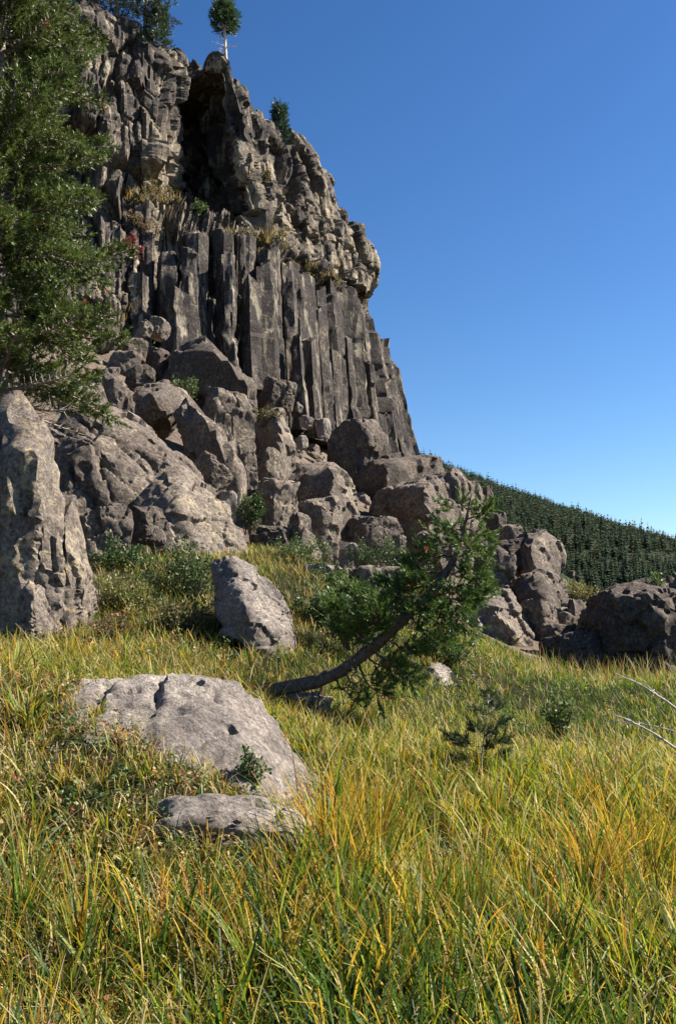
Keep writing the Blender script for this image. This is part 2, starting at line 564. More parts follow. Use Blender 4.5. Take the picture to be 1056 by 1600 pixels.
sc_ = np.where(vis, th_ ** 0.3 / ty, 0)
order = np.argsort(-sc_)
solo = order[:300]
for k in solo:
    o = link('conifer_tree', near_conifers[k % 6], None, tuple(tp[k]))
    s = float(th_[k])
    wd = random.uniform(1.0, 1.75)
    o.scale = (s * wd, s * wd, s)
    o.rotation_euler = (random.uniform(-0.03, 0.03), random.uniform(-0.03, 0.03), random.uniform(0, 6.28))
    tag(o, 'slim dark green conifer standing on the lower slope of the far forested hill', 'tree', 'conifers low on the far hillside')
rest = order[300:]
lo = [conifer_mesh(200 + k, True) for k in range(8)]
FV, FT, FC, fo = [], [], [], 0
for k in rest:
    v, t, c = lo[k % 8]
    s = th_[k]
    a = r.uniform(0, 6.28)
    ca, sa = math.cos(a), math.sin(a)
    w = r.uniform(1.15, 1.9)
    vv = np.stack([(v[:, 0] * ca - v[:, 1] * sa) * s * w, (v[:, 0] * sa + v[:, 1] * ca) * s * w, v[:, 2] * s], 1) + tp[k]
    FV.append(vv); FT.append(t + fo); fo += len(v)
    FC.append(np.clip(c * r.uniform(0.55, 1.5) + np.array([0.012, 0.008, 0.001]) * r.uniform(-0.6, 1.6), 0.004, 1) if r.uniform() > 0.03 else c * 0 + np.array([0.10, 0.085, 0.07]) * r.uniform(0.6, 1.2))
fr = link('forest', new_mesh('forest', np.concatenate(FV), tris=np.concatenate(FT), mat=M['forest'], smooth=False, col=np.concatenate(FC)))
tag(fr, 'dense dark conifer forest covering the far hillside', 'forest', kind='stuff')

# ------------------------------------------------------------------ cliff
# control net: stations along the cliff x levels (base, ledge front, ledge back, middle, top), each pixel + distance
NET = [
    [(-420, 470, 33), (-420, 380, 34), (-420, 300, 36), (-420, 130, 37), (-420, -40, 38.5)],
    [(-160, 470, 35.5), (-160, 390, 36.5), (-160, 310, 38.5), (-160, 140, 39.5), (-160, -20, 41)],
    [(60, 475, 38.5), (60, 400, 39.5), (60, 330, 41.5), (60, 160, 42.5), (60, 0, 44)],
    [(150, 485, 40), (155, 380, 41.2), (150, 300, 43.2), (145, 150, 44.0), (140, 22, 45.5)],
    [(210, 495, 41), (215, 345, 42.5), (212, 285, 44.4), (215, 150, 45.2), (210, 48, 46.7)],
    [(262, 525, 42), (262, 335, 43.5), (258, 296, 45.2), (262, 170, 46), (275, 84, 47.5)],
    [(285, 535, 42.4), (285, 345, 43.8), (268, 300, 52.2), (275, 190, 55.6), (288, 102, 56.5)],
    [(330, 552, 43.2), (330, 360, 44.6), (322, 312, 50.6), (318, 200, 53.0), (318, 110, 53.4)],
    [(358, 570, 43.8), (360, 365, 45.4), (374, 335, 50), (346, 220, 51), (340, 124, 51)],
    [(376, 585, 44.4), (380, 372, 46.2), (398, 340, 46.8), (376, 220, 47.3), (350, 108, 48.3)],
    [(412, 610, 46), (408, 388, 47.6), (412, 350, 49.6), (405, 232, 50.3), (384, 158, 51)],
    [(460, 642, 49), (452, 405, 50.6), (452, 382, 52.2), (445, 285, 53), (432, 186, 54.3)],
    [(512, 668, 53), (500, 438, 54.6), (503, 412, 55.6), (500, 335, 56.2), (486, 236, 57.4)],
    [(562, 692, 58), (545, 466, 59.6), (548, 446, 60.6), (545, 385, 61), (532, 308, 62.6)],
    [(600, 706, 63.5), (558, 500, 65.2), (556, 480, 65.8), (568, 420, 66), (562, 392, 67)],
    [(630, 710, 68.5), (592, 560, 70), (580, 552, 71), (560, 545, 72.5), (540, 540, 75)],
]
net = np.array([[at(*q) for q in row] for row in NET])
# the cliff turns the corner and runs back, out of sight
tail = net[-1][None] + np.array([[[0.3, 3.0, -0.5]], [[-3.0, 9, -2.5]], [[-12, 20, -4]]])
net = np.concatenate([net, tail], 0)
base_l, top_l = net[:, :1].copy(), net[:, -1:].copy()
base_l[..., 2] -= 4.5
inward = np.array([-0.85, 0.53, 0])
pl1 = top_l + inward * 1.6 + np.array([0, 0, 0.15])
pl2 = top_l + inward * 7 + np.array([0, 0, -0.6])
pl3 = top_l + inward * 22 + np.array([0, 0, -3.0])
net = np.concatenate([base_l, net, pl1, pl2, pl3], 1)          # levels: 0 buried, 1 base .. 5 top, 6-8 plateau

def catmull(A, t):
    """A: (n, ...) , t in [0, n-1]"""
    n = len(A)
    i = np.clip(np.floor(t).astype(int), 0, n - 2)
    f = (t - i).reshape((-1,) + (1,) * (A.ndim - 1))
    p0, p1, p2, p3 = A[np.clip(i - 1, 0, n - 1)], A[i], A[i + 1], A[np.clip(i + 2, 0, n - 1)]
    tan = 0.35
    m1, m2 = tan * (p2 - p0), tan * (p3 - p1)
    return (2 * f ** 3 - 3 * f ** 2 + 1) * p1 + (f ** 3 - 2 * f ** 2 + f) * m1 + (-2 * f ** 3 + 3 * f ** 2) * p2 + (f ** 3 - f ** 2) * m2

def net_points(su, sv):
    rows = catmull(net, su)                                    # (nu, levels, 3)
    return np.swapaxes(catmull(np.swapaxes(rows, 0, 1), sv), 0, 1)

def arc_params(A, step):
    d = np.linalg.norm(np.diff(A, axis=0), axis=1)
    out = [0.0]
    for k, L in enumerate(d):
        m = max(1, int(round(L / step(k) if callable(step) else L / step)))
        out += list(k + (np.arange(m) + 1) / m)
    return np.array(out)
su = arc_params(net[:, 4], lambda k: 0.45 if k < 2 else (0.10 if k < 16 else 0.3))
sv = arc_params(net[8], lambda k: 0.5 if k == 0 else (0.10 if k < 5 else (0.16 if k == 5 else 0.6)))
CPN = net_points(su, sv)
nu, nv = CPN.shape[:2]
tu = np.gradient(CPN, axis=0)
tv = np.gradient(CPN, axis=1)
NRM = np.cross(tu, tv)
NRM /= np.linalg.norm(NRM, axis=2)[:, :, None] + 1e-9
P0 = CPN.reshape(-1, 3)
NN = NRM.reshape(-1, 3)
SV = np.repeat(sv[None, :], nu, 0).ravel()
wp = P0 + 0.28 * np.stack([fbm(P0 * 0.5, 3, 40), fbm(P0 * 0.5, 3, 50), fbm(P0 * 0.5, 3, 60)], 1)
b1, e1 = voro(wp * np.array([0.42, 0.42, 0.19]), 1, 0.6)
_al = np.concatenate([[0], np.cumsum(np.linalg.norm(np.diff(CPN[:, np.searchsorted(sv, 4.0)], axis=0), axis=1))])
ARC = np.repeat(_al[:, None], nv, 1).ravel()

def joints(sa, z, w, h, seed, tilt=0.9):
    """upright joint columns broken across at random heights: block height and distance to the nearest joint"""
    q = np.stack([sa * 0.6, z * 0.25, 0 * z], 1)
    a = (sa + 0.35 * w * fbm(q, 3, seed) + 0.10 * w * fbm(q * 5, 2, seed + 3)) / w
    i_ = np.floor(a).astype(np.int64)
    o_ = np.zeros_like(i_)
    fx = a - i_
    b = (z + 0.22 * h * fbm(q * 2.3 + 9, 3, seed + 7)) / (h * (0.6 + 0.8 * _h(i_, o_, o_, seed + 1))) + 9 * _h(i_, o_, o_, seed + 2)
    j_ = np.floor(b).astype(np.int64)
    fz = b - j_
    v = _h(i_, j_, o_, seed + 4) * 2 - 1 + 0.5 * (_h(i_, o_, o_, seed + 8) * 2 - 1)
    v = v + tilt * ((fx - 0.5) * (_h(i_, j_, o_, seed + 5) * 2 - 1) + (fz - 0.5) * (_h(i_, j_, o_, seed + 6) * 2 - 1))
    return v, np.minimum(np.minimum(fx, 1 - fx) * w, np.minimum(fz, 1 - fz) * h)
b2, e2 = joints(ARC, P0[:, 2], 1.25, 2.3, 210)
b3, e3 = joints(ARC, P0[:, 2], 0.46, 0.85, 240)
upper = sstep(SV, 1.9, 2.4) * (1 - sstep(SV, 5.2, 6.2))
disp = 0.70 * b1 * (0.25 + 0.75 * upper) + 0.33 * b2 * (0.35 + 0.65 * upper) + 0.115 * b3
disp -= 0.30 * np.exp(-(e1 / 0.05) ** 2) * upper + 0.26 * np.exp(-(e2 / 0.07) ** 2) * (0.4 + 0.6 * upper) + 0.07 * np.exp(-(e3 / 0.05) ** 2)
disp += 0.06 * fbm(P0 * 3.5, 3, 77)
plateau = sstep(SV, 5.3, 6.0)
disp *= 1 - 0.75 * plateau
disp *= 1 - 0.5 * np.exp(-((SV - 5.0) / 0.35) ** 2)
disp -= 0.95 * (1 - sstep(SV, 1.75, 2.2)) * sstep(P0[:, 0], -9.5, -7.5)     # the wall stands back behind the columns
CV = P0 + NN * disp[:, None]
# horizontal bedding notches
CQ = grid_quads(nu, nv)[:, ::-1]
cliff = bpy.data.objects.new('cliff', None)
COL.objects.link(cliff)
cliff.location = tuple(net[8, 1])
C0 = np.array(cliff.location)
tag(cliff, 'tall dark weathered cliff with a row of upright rock columns above the boulder slope', 'cliff')
SU = np.repeat(su[:, None], nv, 1).ravel()
def patch(a0, a1, b0, b1):
    return sstep(SU, a0 - 0.5, a0 + 0.3) * (1 - sstep(SU, a1 - 0.3, a1 + 0.5)) * sstep(SV, b0 - 0.3, b0 + 0.2) * (1 - sstep(SV, b1 - 0.2, b1 + 0.3))
vst = fbm(P0 * np.array([0.8, 0.8, 0.2]), 4, 120) * 0.5 + 0.5
fr_ = np.clip(patch(10.5, 14.4, 2.6, 4.35) * 1.0 + patch(4.6, 6.0, 1.6, 2.6) * 0.8 + patch(3.2, 5.6, 3.0, 3.7) * 0.7 + patch(8.6, 9.6, 3.0, 3.8) * 0.9 + patch(13.2, 15, 1.6, 2.8) * 0.8, 0, 1) * sstep(vst, 0.30, 0.62)
cliff_me = new_mesh('rock_wall', CV - C0, quads=grid_quads(nu, nv), mat=M['cliff'], smooth=False, col=np.repeat(fr_[:, None], 3, 1))
link('rock_wall', cliff_me, cliff)
cliff_bvh = BVHTree.FromPolygons([Vector(v) for v in CV[:, :].tolist()], CQ.tolist())

def cliff_hit(px, py):
    d = Vector(at(px, py, 50) - np.array([0, 0, EYE])).normalized()
    h = cliff_bvh.ray_cast(Vector((0, 0, EYE)), d, 200)
    return (np.array(h[0]), np.array(h[1])) if h[0] is not None else (None, None)

# --- columns
def column_mesh(p_base, p_top, R, sides, seed, out):
    rr = np.random.default_rng(seed)
    L = np.linalg.norm(p_top - p_base)
    m = max(6, int(L / 0.22))
    t = np.linspace(0, 1, m)
    sag = out * (0.12 * np.sin(t * PI))[:, None] * -0.25
    axis = p_base[None] * (1 - t)[:, None] + p_top[None] * t[:, None] + sag
    sub = 4
    ang = np.sort((np.arange(sides) + rr.uniform(-0.22, 0.22, sides)) / sides * 2 * PI + rr.uniform(0, 6.28))
    cx = np.stack([np.cos(ang), np.sin(ang)], 1) * rr.uniform(0.86, 1.12, sides)[:, None]
    ring = np.concatenate([np.linspace(cx[k], cx[(k + 1) % sides], sub, endpoint=False) for k in range(sides)])
    n = len(ring)
    V = np.zeros((m, n, 3))
    V[:, :, 0] = axis[:, None, 0] + ring[None, :, 0] * R
    V[:, :, 1] = axis[:, None, 1] + ring[None, :, 1] * R
    V[:, :, 2] = axis[:, None, 2]
    # stacked joints: each drum is shifted and turned a little
    drum = np.cumsum(rr.uniform(0, 1, m) < 0.13)
    jit = rr.normal(0, 0.04, (drum.max() + 1, 2))
    scl = rr.normal(1, 0.07, drum.max() + 1)
    V[:, :, :2] = (V[:, :, :2] - axis[:, None, :2]) * scl[drum][:, None, None] + axis[:, None, :2] + jit[drum][:, None, :]
    W = V.reshape(-1, 3)
    rad = W - np.repeat(axis, n, 0)
    rad[:, 2] = 0
    rl = np.linalg.norm(rad, axis=1)[:, None] + 1e-6
    bb, ee = voro(W * np.array([2.0, 2.0, 0.42]) + seed, 5, 0.7)
    W = W + rad / rl * (0.065 * bb + 0.035 * fbm(W * 3.2, 4, seed) - 0.05 * np.exp(-(ee / 0.06) ** 2))[:, None]
    i = np.arange(m - 1)[:, None] * n
    j = np.arange(n)[None, :]
    k = (j + 1) % n
    Q = np.stack([i + j, i + k, i + n + k, i + n + j], -1).reshape(-1, 4)
    # broken, slanting top: a small inner ring and a centre
    tc = axis[-1] + np.array([0, 0, 0.05])
    slope = rr.normal(0, 0.4, 2)
    top = W[(m - 1) * n:].copy()
    W[(m - 1) * n:, 2] += ((top[:, :2] - tc[:2]) @ slope)
    inner = tc + (W[(m - 1) * n:] - tc) * 0.5 + np.array([0, 0, 0.05]) + rr.normal(0, 0.05, (n, 3))
    W = np.concatenate([W, inner, tc[None] + np.array([[0, 0, rr.uniform(-0.1, 0.15)]])])
    a = (m - 1) * n + np.arange(n)
    b = m * n + np.arange(n)
    Q2 = np.stack([a, np.roll(a, -1), np.roll(b, -1), b], 1)
    T = np.stack([b, np.roll(b, -1), np.full(n, len(W) - 1)], 1)
    return W, np.concatenate([Q, Q2]), T

# distances along the base line of the net, stations 4 .. 15
dense = np.linspace(3.6, 15.25, 1200)
bl = catmull(net[:, 1], dense)
ll = catmull(net[:, 2], dense)
arc = np.concatenate([[0], np.cumsum(np.linalg.norm(np.diff(ll[:, :2], axis=0), axis=1))])
rc = np.random.default_rng(77)

def add_column(s, R, hfrac, push, seed, z0=0.0):
    k = int(np.clip(np.searchsorted(arc, s), 1, len(arc) - 2))
    tng = ll[k + 1] - ll[k - 1]
    nr = np.array([tng[1], -tng[0], 0])
    nr /= np.linalg.norm(nr)
    if nr[0] * 0.9 - nr[1] * 0.3 < 0: nr = -nr
    pb = bl[k] + nr * (push + 0.15) + np.array([0, 0, -1.3])
    pt = ll[k] + nr * push * 0.8
    pt = pb + (pt - pb) * hfrac
    V, Q, T = column_mesh(pb, pt, R, rc.integers(5, 8), seed, nr)
    off = pb
    o = link('column', new_mesh('column', V - off, tris=T, quads=Q, mat=M['column'], smooth=True, sharp=28), cliff, tuple(off - C0))
    return o
s = 0.3
k = 0
while s < arc[-1] - 0.3:
    R = rc.uniform(0.24, 0.58) * (1.0 + 1.6 * (s / arc[-1]) ** 1.5)
    hf = rc.uniform(0.9, 1.06)
    if rc.uniform() < 0.28: hf = rc.uniform(0.6, 0.88)
    if s < 6: hf *= rc.uniform(0.6, 1.0)
    add_column(s + R, R, hf, rc.uniform(-0.45, 0.5), 300 + k)
    s += R * rc.uniform(1.3, 1.7)
    k += 1
s = 2.0
while s < arc[-1] - 2:
    R = rc.uniform(0.28, 0.6)
    add_column(s, R, rc.uniform(0.30, 0.86), rc.uniform(0.55, 1.25), 500 + k)
    s += rc.uniform(0.8, 2.6)
    k += 1
# the leaning end column, pale against the sky
for (ss, R, hf, push) in ((arc[-1] - 0.5, 0.62, 0.99, 0.35), (arc[-1] - 1.7, 0.8, 0.97, 0.3)):
    add_column(ss, R, hf, push, 700 + int(R * 10))

# ------------------------------------------------------------------ boulders
_ico = {}
def ico(sub):
    if sub not in _ico:
        bm = bmesh.new()
        bmesh.ops.create_icosphere(bm, subdivisions=sub, radius=1)
        V = np.array([v.co[:] for v in bm.verts])
        T = np.array([[v.index for v in f.verts] for f in bm.faces])
        bm.free()
        _ico[sub] = (V / np.linalg.norm(V, axis=1)[:, None], T)
    return _ico[sub]

def rock_from_planes(Nrm, D, sub, p):
    dirs, T = ico(sub)
    q = np.maximum(dirs @ Nrm.T, 0) / D[None]
    rad = (q ** p).sum(1) ** (-1.0 / p)
    return dirs * rad[:, None], T

def vertex_normals(V, T):
    a, b, c = V[T[:, 0]], V[T[:, 1]], V[T[:, 2]]
    fn = np.cross(b - a, c - a)
    n = np.zeros_like(V)
    for k in range(3):
        np.add.at(n, T[:, k], fn)
    return n / (np.linalg.norm(n, axis=1)[:, None] + 1e-9)

def box_planes(seed, yaw, tilt, nch, jit=0.10):
    r = np.random.default_rng(seed)
    N = [(1, 0, 0), (-1, 0, 0), (0, 1, 0), (0, -1, 0), (0, 0, 1), (0, 0, -1)]
    N = np.array(N, float) + r.normal(0, jit, (6, 3))
    D = r.uniform(0.85, 1.08, 6)
    C = r.normal(size=(nch, 3))
    C /= np.linalg.norm(C, axis=1)[:, None]
    # distance of the chamfer planes just inside the box corners
    sup = np.abs(C).sum(1)
    N = np.concatenate([N, C])
    D = np.concatenate([D, sup * r.uniform(0.70, 0.88, nch)])
    N /= np.linalg.norm(N, axis=1)[:, None]
    ca, sa = math.cos(yaw), math.sin(yaw)
    Rz = np.array([[ca, -sa, 0], [sa, ca, 0], [0, 0, 1]])
    ct, st = math.cos(tilt), math.sin(tilt)
    Ry = np.array([[ct, 0, st], [0, 1, 0], [-st, 0, ct]])
    return N @ Rz.T @ Ry.T, D

def roughen(V, T, size, seed, rough=1.0, strata=None, fine=1.0, frac=1.0):
    n = vertex_normals(V, T)
    R = size
    S = V + seed * 3.7
    d = 0.05 * R * fbm(S / (0.8 * R), 6, seed, 0.6)
    b, e = voro((S + 0.1 * R * fbm(S / (0.4 * R), 2, 8)[:, None]) / (0.72 * R), seed, 0.85)
    d += frac * 0.095 * R * b - frac * 0.05 * R * np.exp(-(e / 0.035) ** 2)
    cs = min(0.22 * R, 0.30)
    b2, e2 = voro(S / cs, seed + 5, 1.2)
    d += frac * 0.055 * cs * b2 - frac * 0.05 * cs * np.exp(-(e2 / 0.04) ** 2)
    rg = 1 - np.abs(fbm(S / (0.45 * R), 5, seed + 60, 0.6)) * 2.2
    d -= 0.035 * R * np.clip(rg, 0, 1) ** 6
    d += fine * 0.022 * min(R, 1.5) * fbm(S / 0.16, 3, seed + 9)
    if strata is not None:
        # strata: list of (normal, spacing, depth): open cracks along one direction
        for nn, sp, dp in strata:
            nn = np.asarray(nn, float) / np.linalg.norm(nn)
            w = (S @ nn) / sp + 0.8 * fbm(S * 0.7, 3, seed + 31)
            f = w - np.floor(w)
            lay = _h(np.floor(w).astype(np.int64), np.zeros(len(w), np.int64), np.zeros(len(w), np.int64), seed) - 0.5
            br = sstep(fbm(S * 0.9 / max(0.3, sp), 2, seed + 41), -0.25, 0.15)
            d += dp * (1.3 * lay - 1.2 * np.exp(-((np.abs(f - 0.5) - 0.5) / 0.07) ** 2) * br)
    return V + n * (d * rough)[:, None]

BMESH = []       # coarse copies of the rocks, to keep grass from growing through them
BOUNDS = []      # footprint of each boulder (x, y, rx, ry)

def boulder(x0, y0, x1, y1, Y, label, mat='talus', sub=5, seed=None, yaw=35, tilt=0, d=0.85, nch=15, p=80, rough=1.0, hull=None,
            strata=None, cat='boulder', name='boulder', sink=0.15, group=None, fine=1.0, frac=1.0, parent=None):
    seed = seed if seed is not None else int(x0 * 3 + y0 * 7) % 9973
    c = at((x0 + x1) / 2, (y0 + y1) / 2, Y)
    lo, hi = at(x0, y1, Y), at(x1, y0, Y)
    W, H = hi[0] - lo[0], hi[2] - lo[2]
    D = d * (W + H) / 2
    if hull is None:
        N, Dd = box_planes(seed, math.radians(yaw), math.radians(tilt), nch)
        V, T = rock_from_planes(N, Dd, sub, p)
        mn, mx = V.min(0), V.max(0)
        V = (V - (mn + mx) / 2) / (mx - mn) * np.array([W, D, H * (1 + sink)])
        V[:, 2] -= H * sink / 2
    else:
        pts = [at(a, b, Y + e) - c for a, b, e in hull]
        # the far side: the same outline, drawn in, further back
        m = np.mean(pts, 0)
        pts += [m + (q - m) * np.array([0.85, 1, 0.85]) + np.array([0, D, -0.1 * H]) for q in pts]
        pts += [q - np.array([0, 0, H * sink]) for q in pts if q[2] < -0.2 * H]
        bm = bmesh.new()
        for q in pts: bm.verts.new(q)
        bmesh.ops.convex_hull(bm, input=bm.verts)
        bm.normal_update()
        cen = np.mean(pts, 0)
        NN_, DD_ = [], []
        for f in bm.faces:
            nf = np.array(f.normal)
            df = float(nf @ (np.array(f.verts[0].co) - cen))
            if df < 0: nf, df = -nf, -df
            if df < 1e-3 or f.calc_area() < 1e-5: continue
            if any(float(nf @ q) > 0.985 for q in NN_): continue
            NN_.append(nf); DD_.append(df)
        bm.free()
        V, T = rock_from_planes(np.array(NN_), np.array(DD_), sub, max(p, 70))
        V = V * 1.02 + cen
    size = (W * D * H) ** (1 / 3) / 2
    V = roughen(V, T, size, seed % 97, rough, strata, fine, frac)
    # rest it in the ground: draw the lower half down where it would hover
    gnd = ground(c[0], c[1] + (0.3 * D if hull is not None else 0))[0] - c[2] - 0.10 * H
    z0 = V[:, 2].min()
    if z0 > gnd and gnd < -0.05 and gnd / z0 < 1.7:
        lowv = V[:, 2] < 0
        V[lowv, 2] *= gnd / z0
        z0 = V[:, 2].min()
    off = np.array([0, 0, z0])
    o = link(name, new_mesh(name, V - off, tris=T, mat=M[mat], smooth=True, sharp=38), None, tuple(c + off))
    if parent is not None:
        o.parent = parent
        o.location = tuple(c + off - np.array(parent.location))
    else:
        tag(o, label, cat, group)
    if sub > 4:
        dv, dt = ico(4)
        BMESH.append((V[:len(dv)] + c, dt))
    else:
        BMESH.append((V + c, T))
    BOUNDS.append((c[0], c[1] + (0.5 * D if hull is not None else 0), W / 2, D / 2))
    return o

# --- nearest rocks
boulder(75, 1050, 515, 1345, 7.5, 'large pale rounded boulder sunk in the grass in the foreground', 'pale', 6, 12, cat='boulder', p=20,
        hull=[(60, 1085, 0.5), (130, 1068, 0.3), (250, 1052, 0.25), (340, 1058, 0.3), (395, 1085, 0.35), (440, 1150, 0.3), (480, 1215, 0.15), (512, 1260, 0.1),
              (470, 1300, -0.35), (400, 1240, -0.75), (250, 1180, -0.8), (120, 1160, -0.7), (330, 1110, -0.25), (90, 1300, -0.3), (400, 1330, -0.5)], d=0.75, rough=1.0, sink=0.2, fine=2.6, frac=0.3, strata=[((0.8, -0.2, 0.35), 0.36, 0.055)])
boulder(185, 1238, 472, 1348, 5.95, 'low pale rock slab in front of the large foreground boulder, under weeds and soil', 'pale', 5, 33, yaw=10, tilt=14, d=0.9, p=20, rough=0.8, cat='rock', name='rock')
slab = bpy.data.objects.new('rock_outcrop', None)
COL.objects.link(slab)
slab.location = (-4.2, 13.2, float(ground(-4.2, 13.2)[0]))
tag(slab, 'tall upright outcrop of layered, vertically split rock at the left edge under the pine', 'outcrop')
for k, (x0, y0, x1, y1, Y, hl) in enumerate([
        (-90, 625, 8, 1020, 13.1, [(-90, 640, 0.4), (-20, 622, 0.3), (6, 650, 0.2), (8, 1015, 0), (-30, 1020, -0.4), (-90, 1020, -0.2), (-30, 720, -0.35)]),
        (-6, 608, 66, 1015, 12.95, [(-6, 640, 0.3), (4, 614, 0.3), (40, 612, 0.3), (55, 640, 0.2), (62, 740, 0.15), (70, 1000, 0), (50, 1015, -0.4), (0, 1015, -0.45), (14, 700, -0.35), (40, 690, -0.3)]),
        (40, 735, 108, 1012, 13.0, [(42, 760, 0.3), (70, 735, 0.35), (90, 752, 0.3), (105, 800, 0.3), (110, 1000, 0.1), (90, 1012, -0.4), (45, 1012, -0.45), (66, 820, -0.4), (88, 840, -0.3)]),
        (84, 775, 136, 1008, 13.15, [(86, 790, 0.3), (104, 775, 0.3), (122, 815, 0.3), (134, 880, 0.3), (136, 990, 0.2), (118, 1008, -0.3), (88, 1008, -0.4), (104, 850, -0.35), (122, 890, -0.2)]),
        (112, 862, 148, 1000, 13.3, [(114, 880, 0.2), (128, 862, 0.3), (142, 900, 0.3), (148, 950, 0.2), (142, 985, 0.1), (128, 1000, -0.25), (112, 1000, -0.3), (128, 910, -0.3)]),
        (20, 880, 92, 1016, 12.55, [(22, 910, 0.2), (46, 882, 0.25), (78, 900, 0.25), (92, 960, 0.2), (86, 1012, 0), (50, 1016, -0.3), (20, 1010, -0.2), (54, 930, -0.25)])]):
    boulder(x0, y0, x1, y1, Y, '', 'slab', 5, 440 + k * 3, hull=hl, d=0.28, rough=1.0, frac=0.9, name='rock_layer', parent=slab,
            strata=[((1, 0.2, 0.12), 0.24, 0.05)])
boulder(330, 868, 466, 1052, 12.7, 'pale steep-sided boulder standing in the grass behind the foreground boulder', 'pale', 6, 55, cat='boulder', p=32,
        hull=[(332, 880, 0.3), (365, 868, 0.3), (405, 890, 0.3), (440, 935, 0.3), (464, 985, 0.2), (460, 1030, 0), (430, 1050, -0.25), (395, 1035, -0.45), (350, 985, -0.2),
              (330, 950, 0), (385, 950, -0.45), (425, 990, -0.35)], d=0.8, rough=1.0)
boulder(398, 1082, 520, 1125, 11.2, 'low pale rock half buried below the leaning pine trunk', 'pale', 4, 66, cat='rock', name='rock', d=0.8)
boulder(660, 1034, 730, 1084, float(hit(695, 1076)[1]) + 0.25, 'small pale wedge of rock in the grass below the leaning pine', 'pale', 5, 77, cat='rock', name='rock', d=0.9, sink=0.4,
        hull=[(660, 1050, 0.1), (672, 1036, 0.25), (692, 1038, 0.3), (718, 1062, 0.3), (730, 1084, 0.1), (700, 1084, -0.2), (664, 1066, -0.2), (690, 1056, -0.15)])
boulder(820, 1066, 863, 1090, 16.5, 'small flat pale rock lying in the meadow near the dark boulders', 'pale', 4, 78, cat='rock', name='rock', d=0.9)
boulder(-22, 1172, 18, 1240, 6.9, 'pale rock peeping from weeds beside the large foreground boulder', 'pale', 5, 79, cat='rock', name='rock')

# --- left slope slabs
boulder(72, 598, 318, 805, 21.5, 'huge tilted slab with diagonal cracks above the standing rock', 'talus', 6, 101, p=41, cat='boulder',
        hull=[(72, 690, 0.5), (100, 615, 1.2), (130, 602, 1.5), (200, 645, 1.6), (262, 690, 1.6), (318, 735, 1.4), (300, 790, 0.2), (230, 800, -0.4), (150, 790, -0.9),
              (85, 780, -0.9), (150, 690, -0.2), (230, 740, -0.3)], d=0.6, rough=0.7, strata=[((0.5, -0.2, 0.85), 0.55, 0.16)])
boulder(205, 722, 385, 905, 19.8, 'broad gravelly lichen-spotted boulder below the cracked slab', 'slab', 6, 111, p=27, cat='boulder',
        hull=[(205, 800, 0.4), (240, 740, 0.9), (285, 725, 1.1), (330, 762, 1.2), (368, 815, 1.1), (388, 868, 0.8), (350, 905, -0.2), (270, 900, -0.6), (215, 870, -0.6), (280, 800, -0.4)],
        d=0.6, rough=0.8)
boulder(122, 790, 214, 885, 17.6, 'grey knobbly boulder beside the standing slab, shrub at its foot', 'talus', 5, 121, yaw=25)
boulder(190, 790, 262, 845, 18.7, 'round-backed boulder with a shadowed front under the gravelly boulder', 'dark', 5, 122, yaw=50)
boulder(163, 786, 197, 812, 18.6, 'small pale block wedged over the knobbly grey boulder', 'talus', 4, 123)
boulder(204, 594, 294, 665, 27.5, 'blocky boulder with a flat dark underside perched on the cracked slab', 'talus', 5, 131, yaw=38, p=36,
        hull=[(206, 618, 0), (222, 598, 0.6), (262, 594, 0.8), (290, 612, 0.6), (292, 632, 0.2), (262, 645, -0.4), (214, 640, -0.5), (240, 620, -0.9), (208, 662, 0.9), (250, 662, 0.9)], d=0.7)
boulder(268, 612, 378, 735, 26.0, 'long sloping slab with a bright ridge and shadowed lower side', 'talus', 5, 141, p=41,
        hull=[(272, 650, 0.8), (292, 618, 0.9), (312, 640, 0.2), (345, 690, -0.3), (378, 706, 0.2), (372, 730, 0.4), (335, 735, 0.6), (300, 705, 0.8), (330, 660, 0.8)], d=0.8)
boulder(292, 706, 368, 768, 24.2, 'slanting oblong boulder with a shadowed left end below the bright ridge', 'talus', 5, 151, tilt=30, yaw=30)
boulder(335, 768, 372, 812, 21.4, 'small dusty boulder beside the green bush on the slope', 'pale', 4, 152, yaw=20)
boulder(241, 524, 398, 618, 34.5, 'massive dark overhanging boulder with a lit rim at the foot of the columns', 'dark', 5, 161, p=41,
        hull=[(243, 600, 0.6), (258, 570, 0.8), (290, 535, 0.9), (320, 526, 0.6), (345, 552, 0.2), (380, 580, 0.2), (398, 598, 0.5), (396, 618, 0.6), (330, 618, 1.8), (250, 612, 1.6),
              (338, 548, -0.9), (385, 592, -0.8), (300, 545, -0.2)], d=0.8)
boulder(312, 604, 402, 705, 30.0, 'craggy boulder with a pale corner below the dark overhanging one', 'talus', 5, 171, yaw=40, tilt=12)
boulder(396, 640, 462, 742, 31.0, 'upright block with black left face and bright right edge, bush on top', 'talus', 5, 181, p=46,
        hull=[(398, 668, 1.0), (412, 646, 1.3), (440, 640, 1.2), (436, 662, -0.7), (458, 700, 0.4), (462, 735, 0.5), (440, 742, -0.6), (402, 735, 1.0), (432, 720, -0.7)], d=0.9)
boulder(404, 588, 464, 642, 38.0, 'grey boulder tucked against the foot of the columns', 'dark', 5, 191, tilt=18)
boulder(444, 722, 560, 838, 30.2, 'big cubic boulder with black front, lit right side and flat bright top', 'talus', 5, 201, p=50,
        hull=[(444, 752, 0.8), (462, 728, 1.4), (520, 724, 1.6), (552, 745, 1.3), (522, 738, -0.4), (450, 758, 0.6), (560, 800, 0.9), (545, 836, 0.3), (515, 838, -0.5), (515, 790, -0.6), (455, 790, 0.7)], d=0.8)
boulder(402, 748, 470, 824, 27.2, 'craggy light boulder above the grass strip, right of the green bush', 'slab', 5, 211, yaw=30)
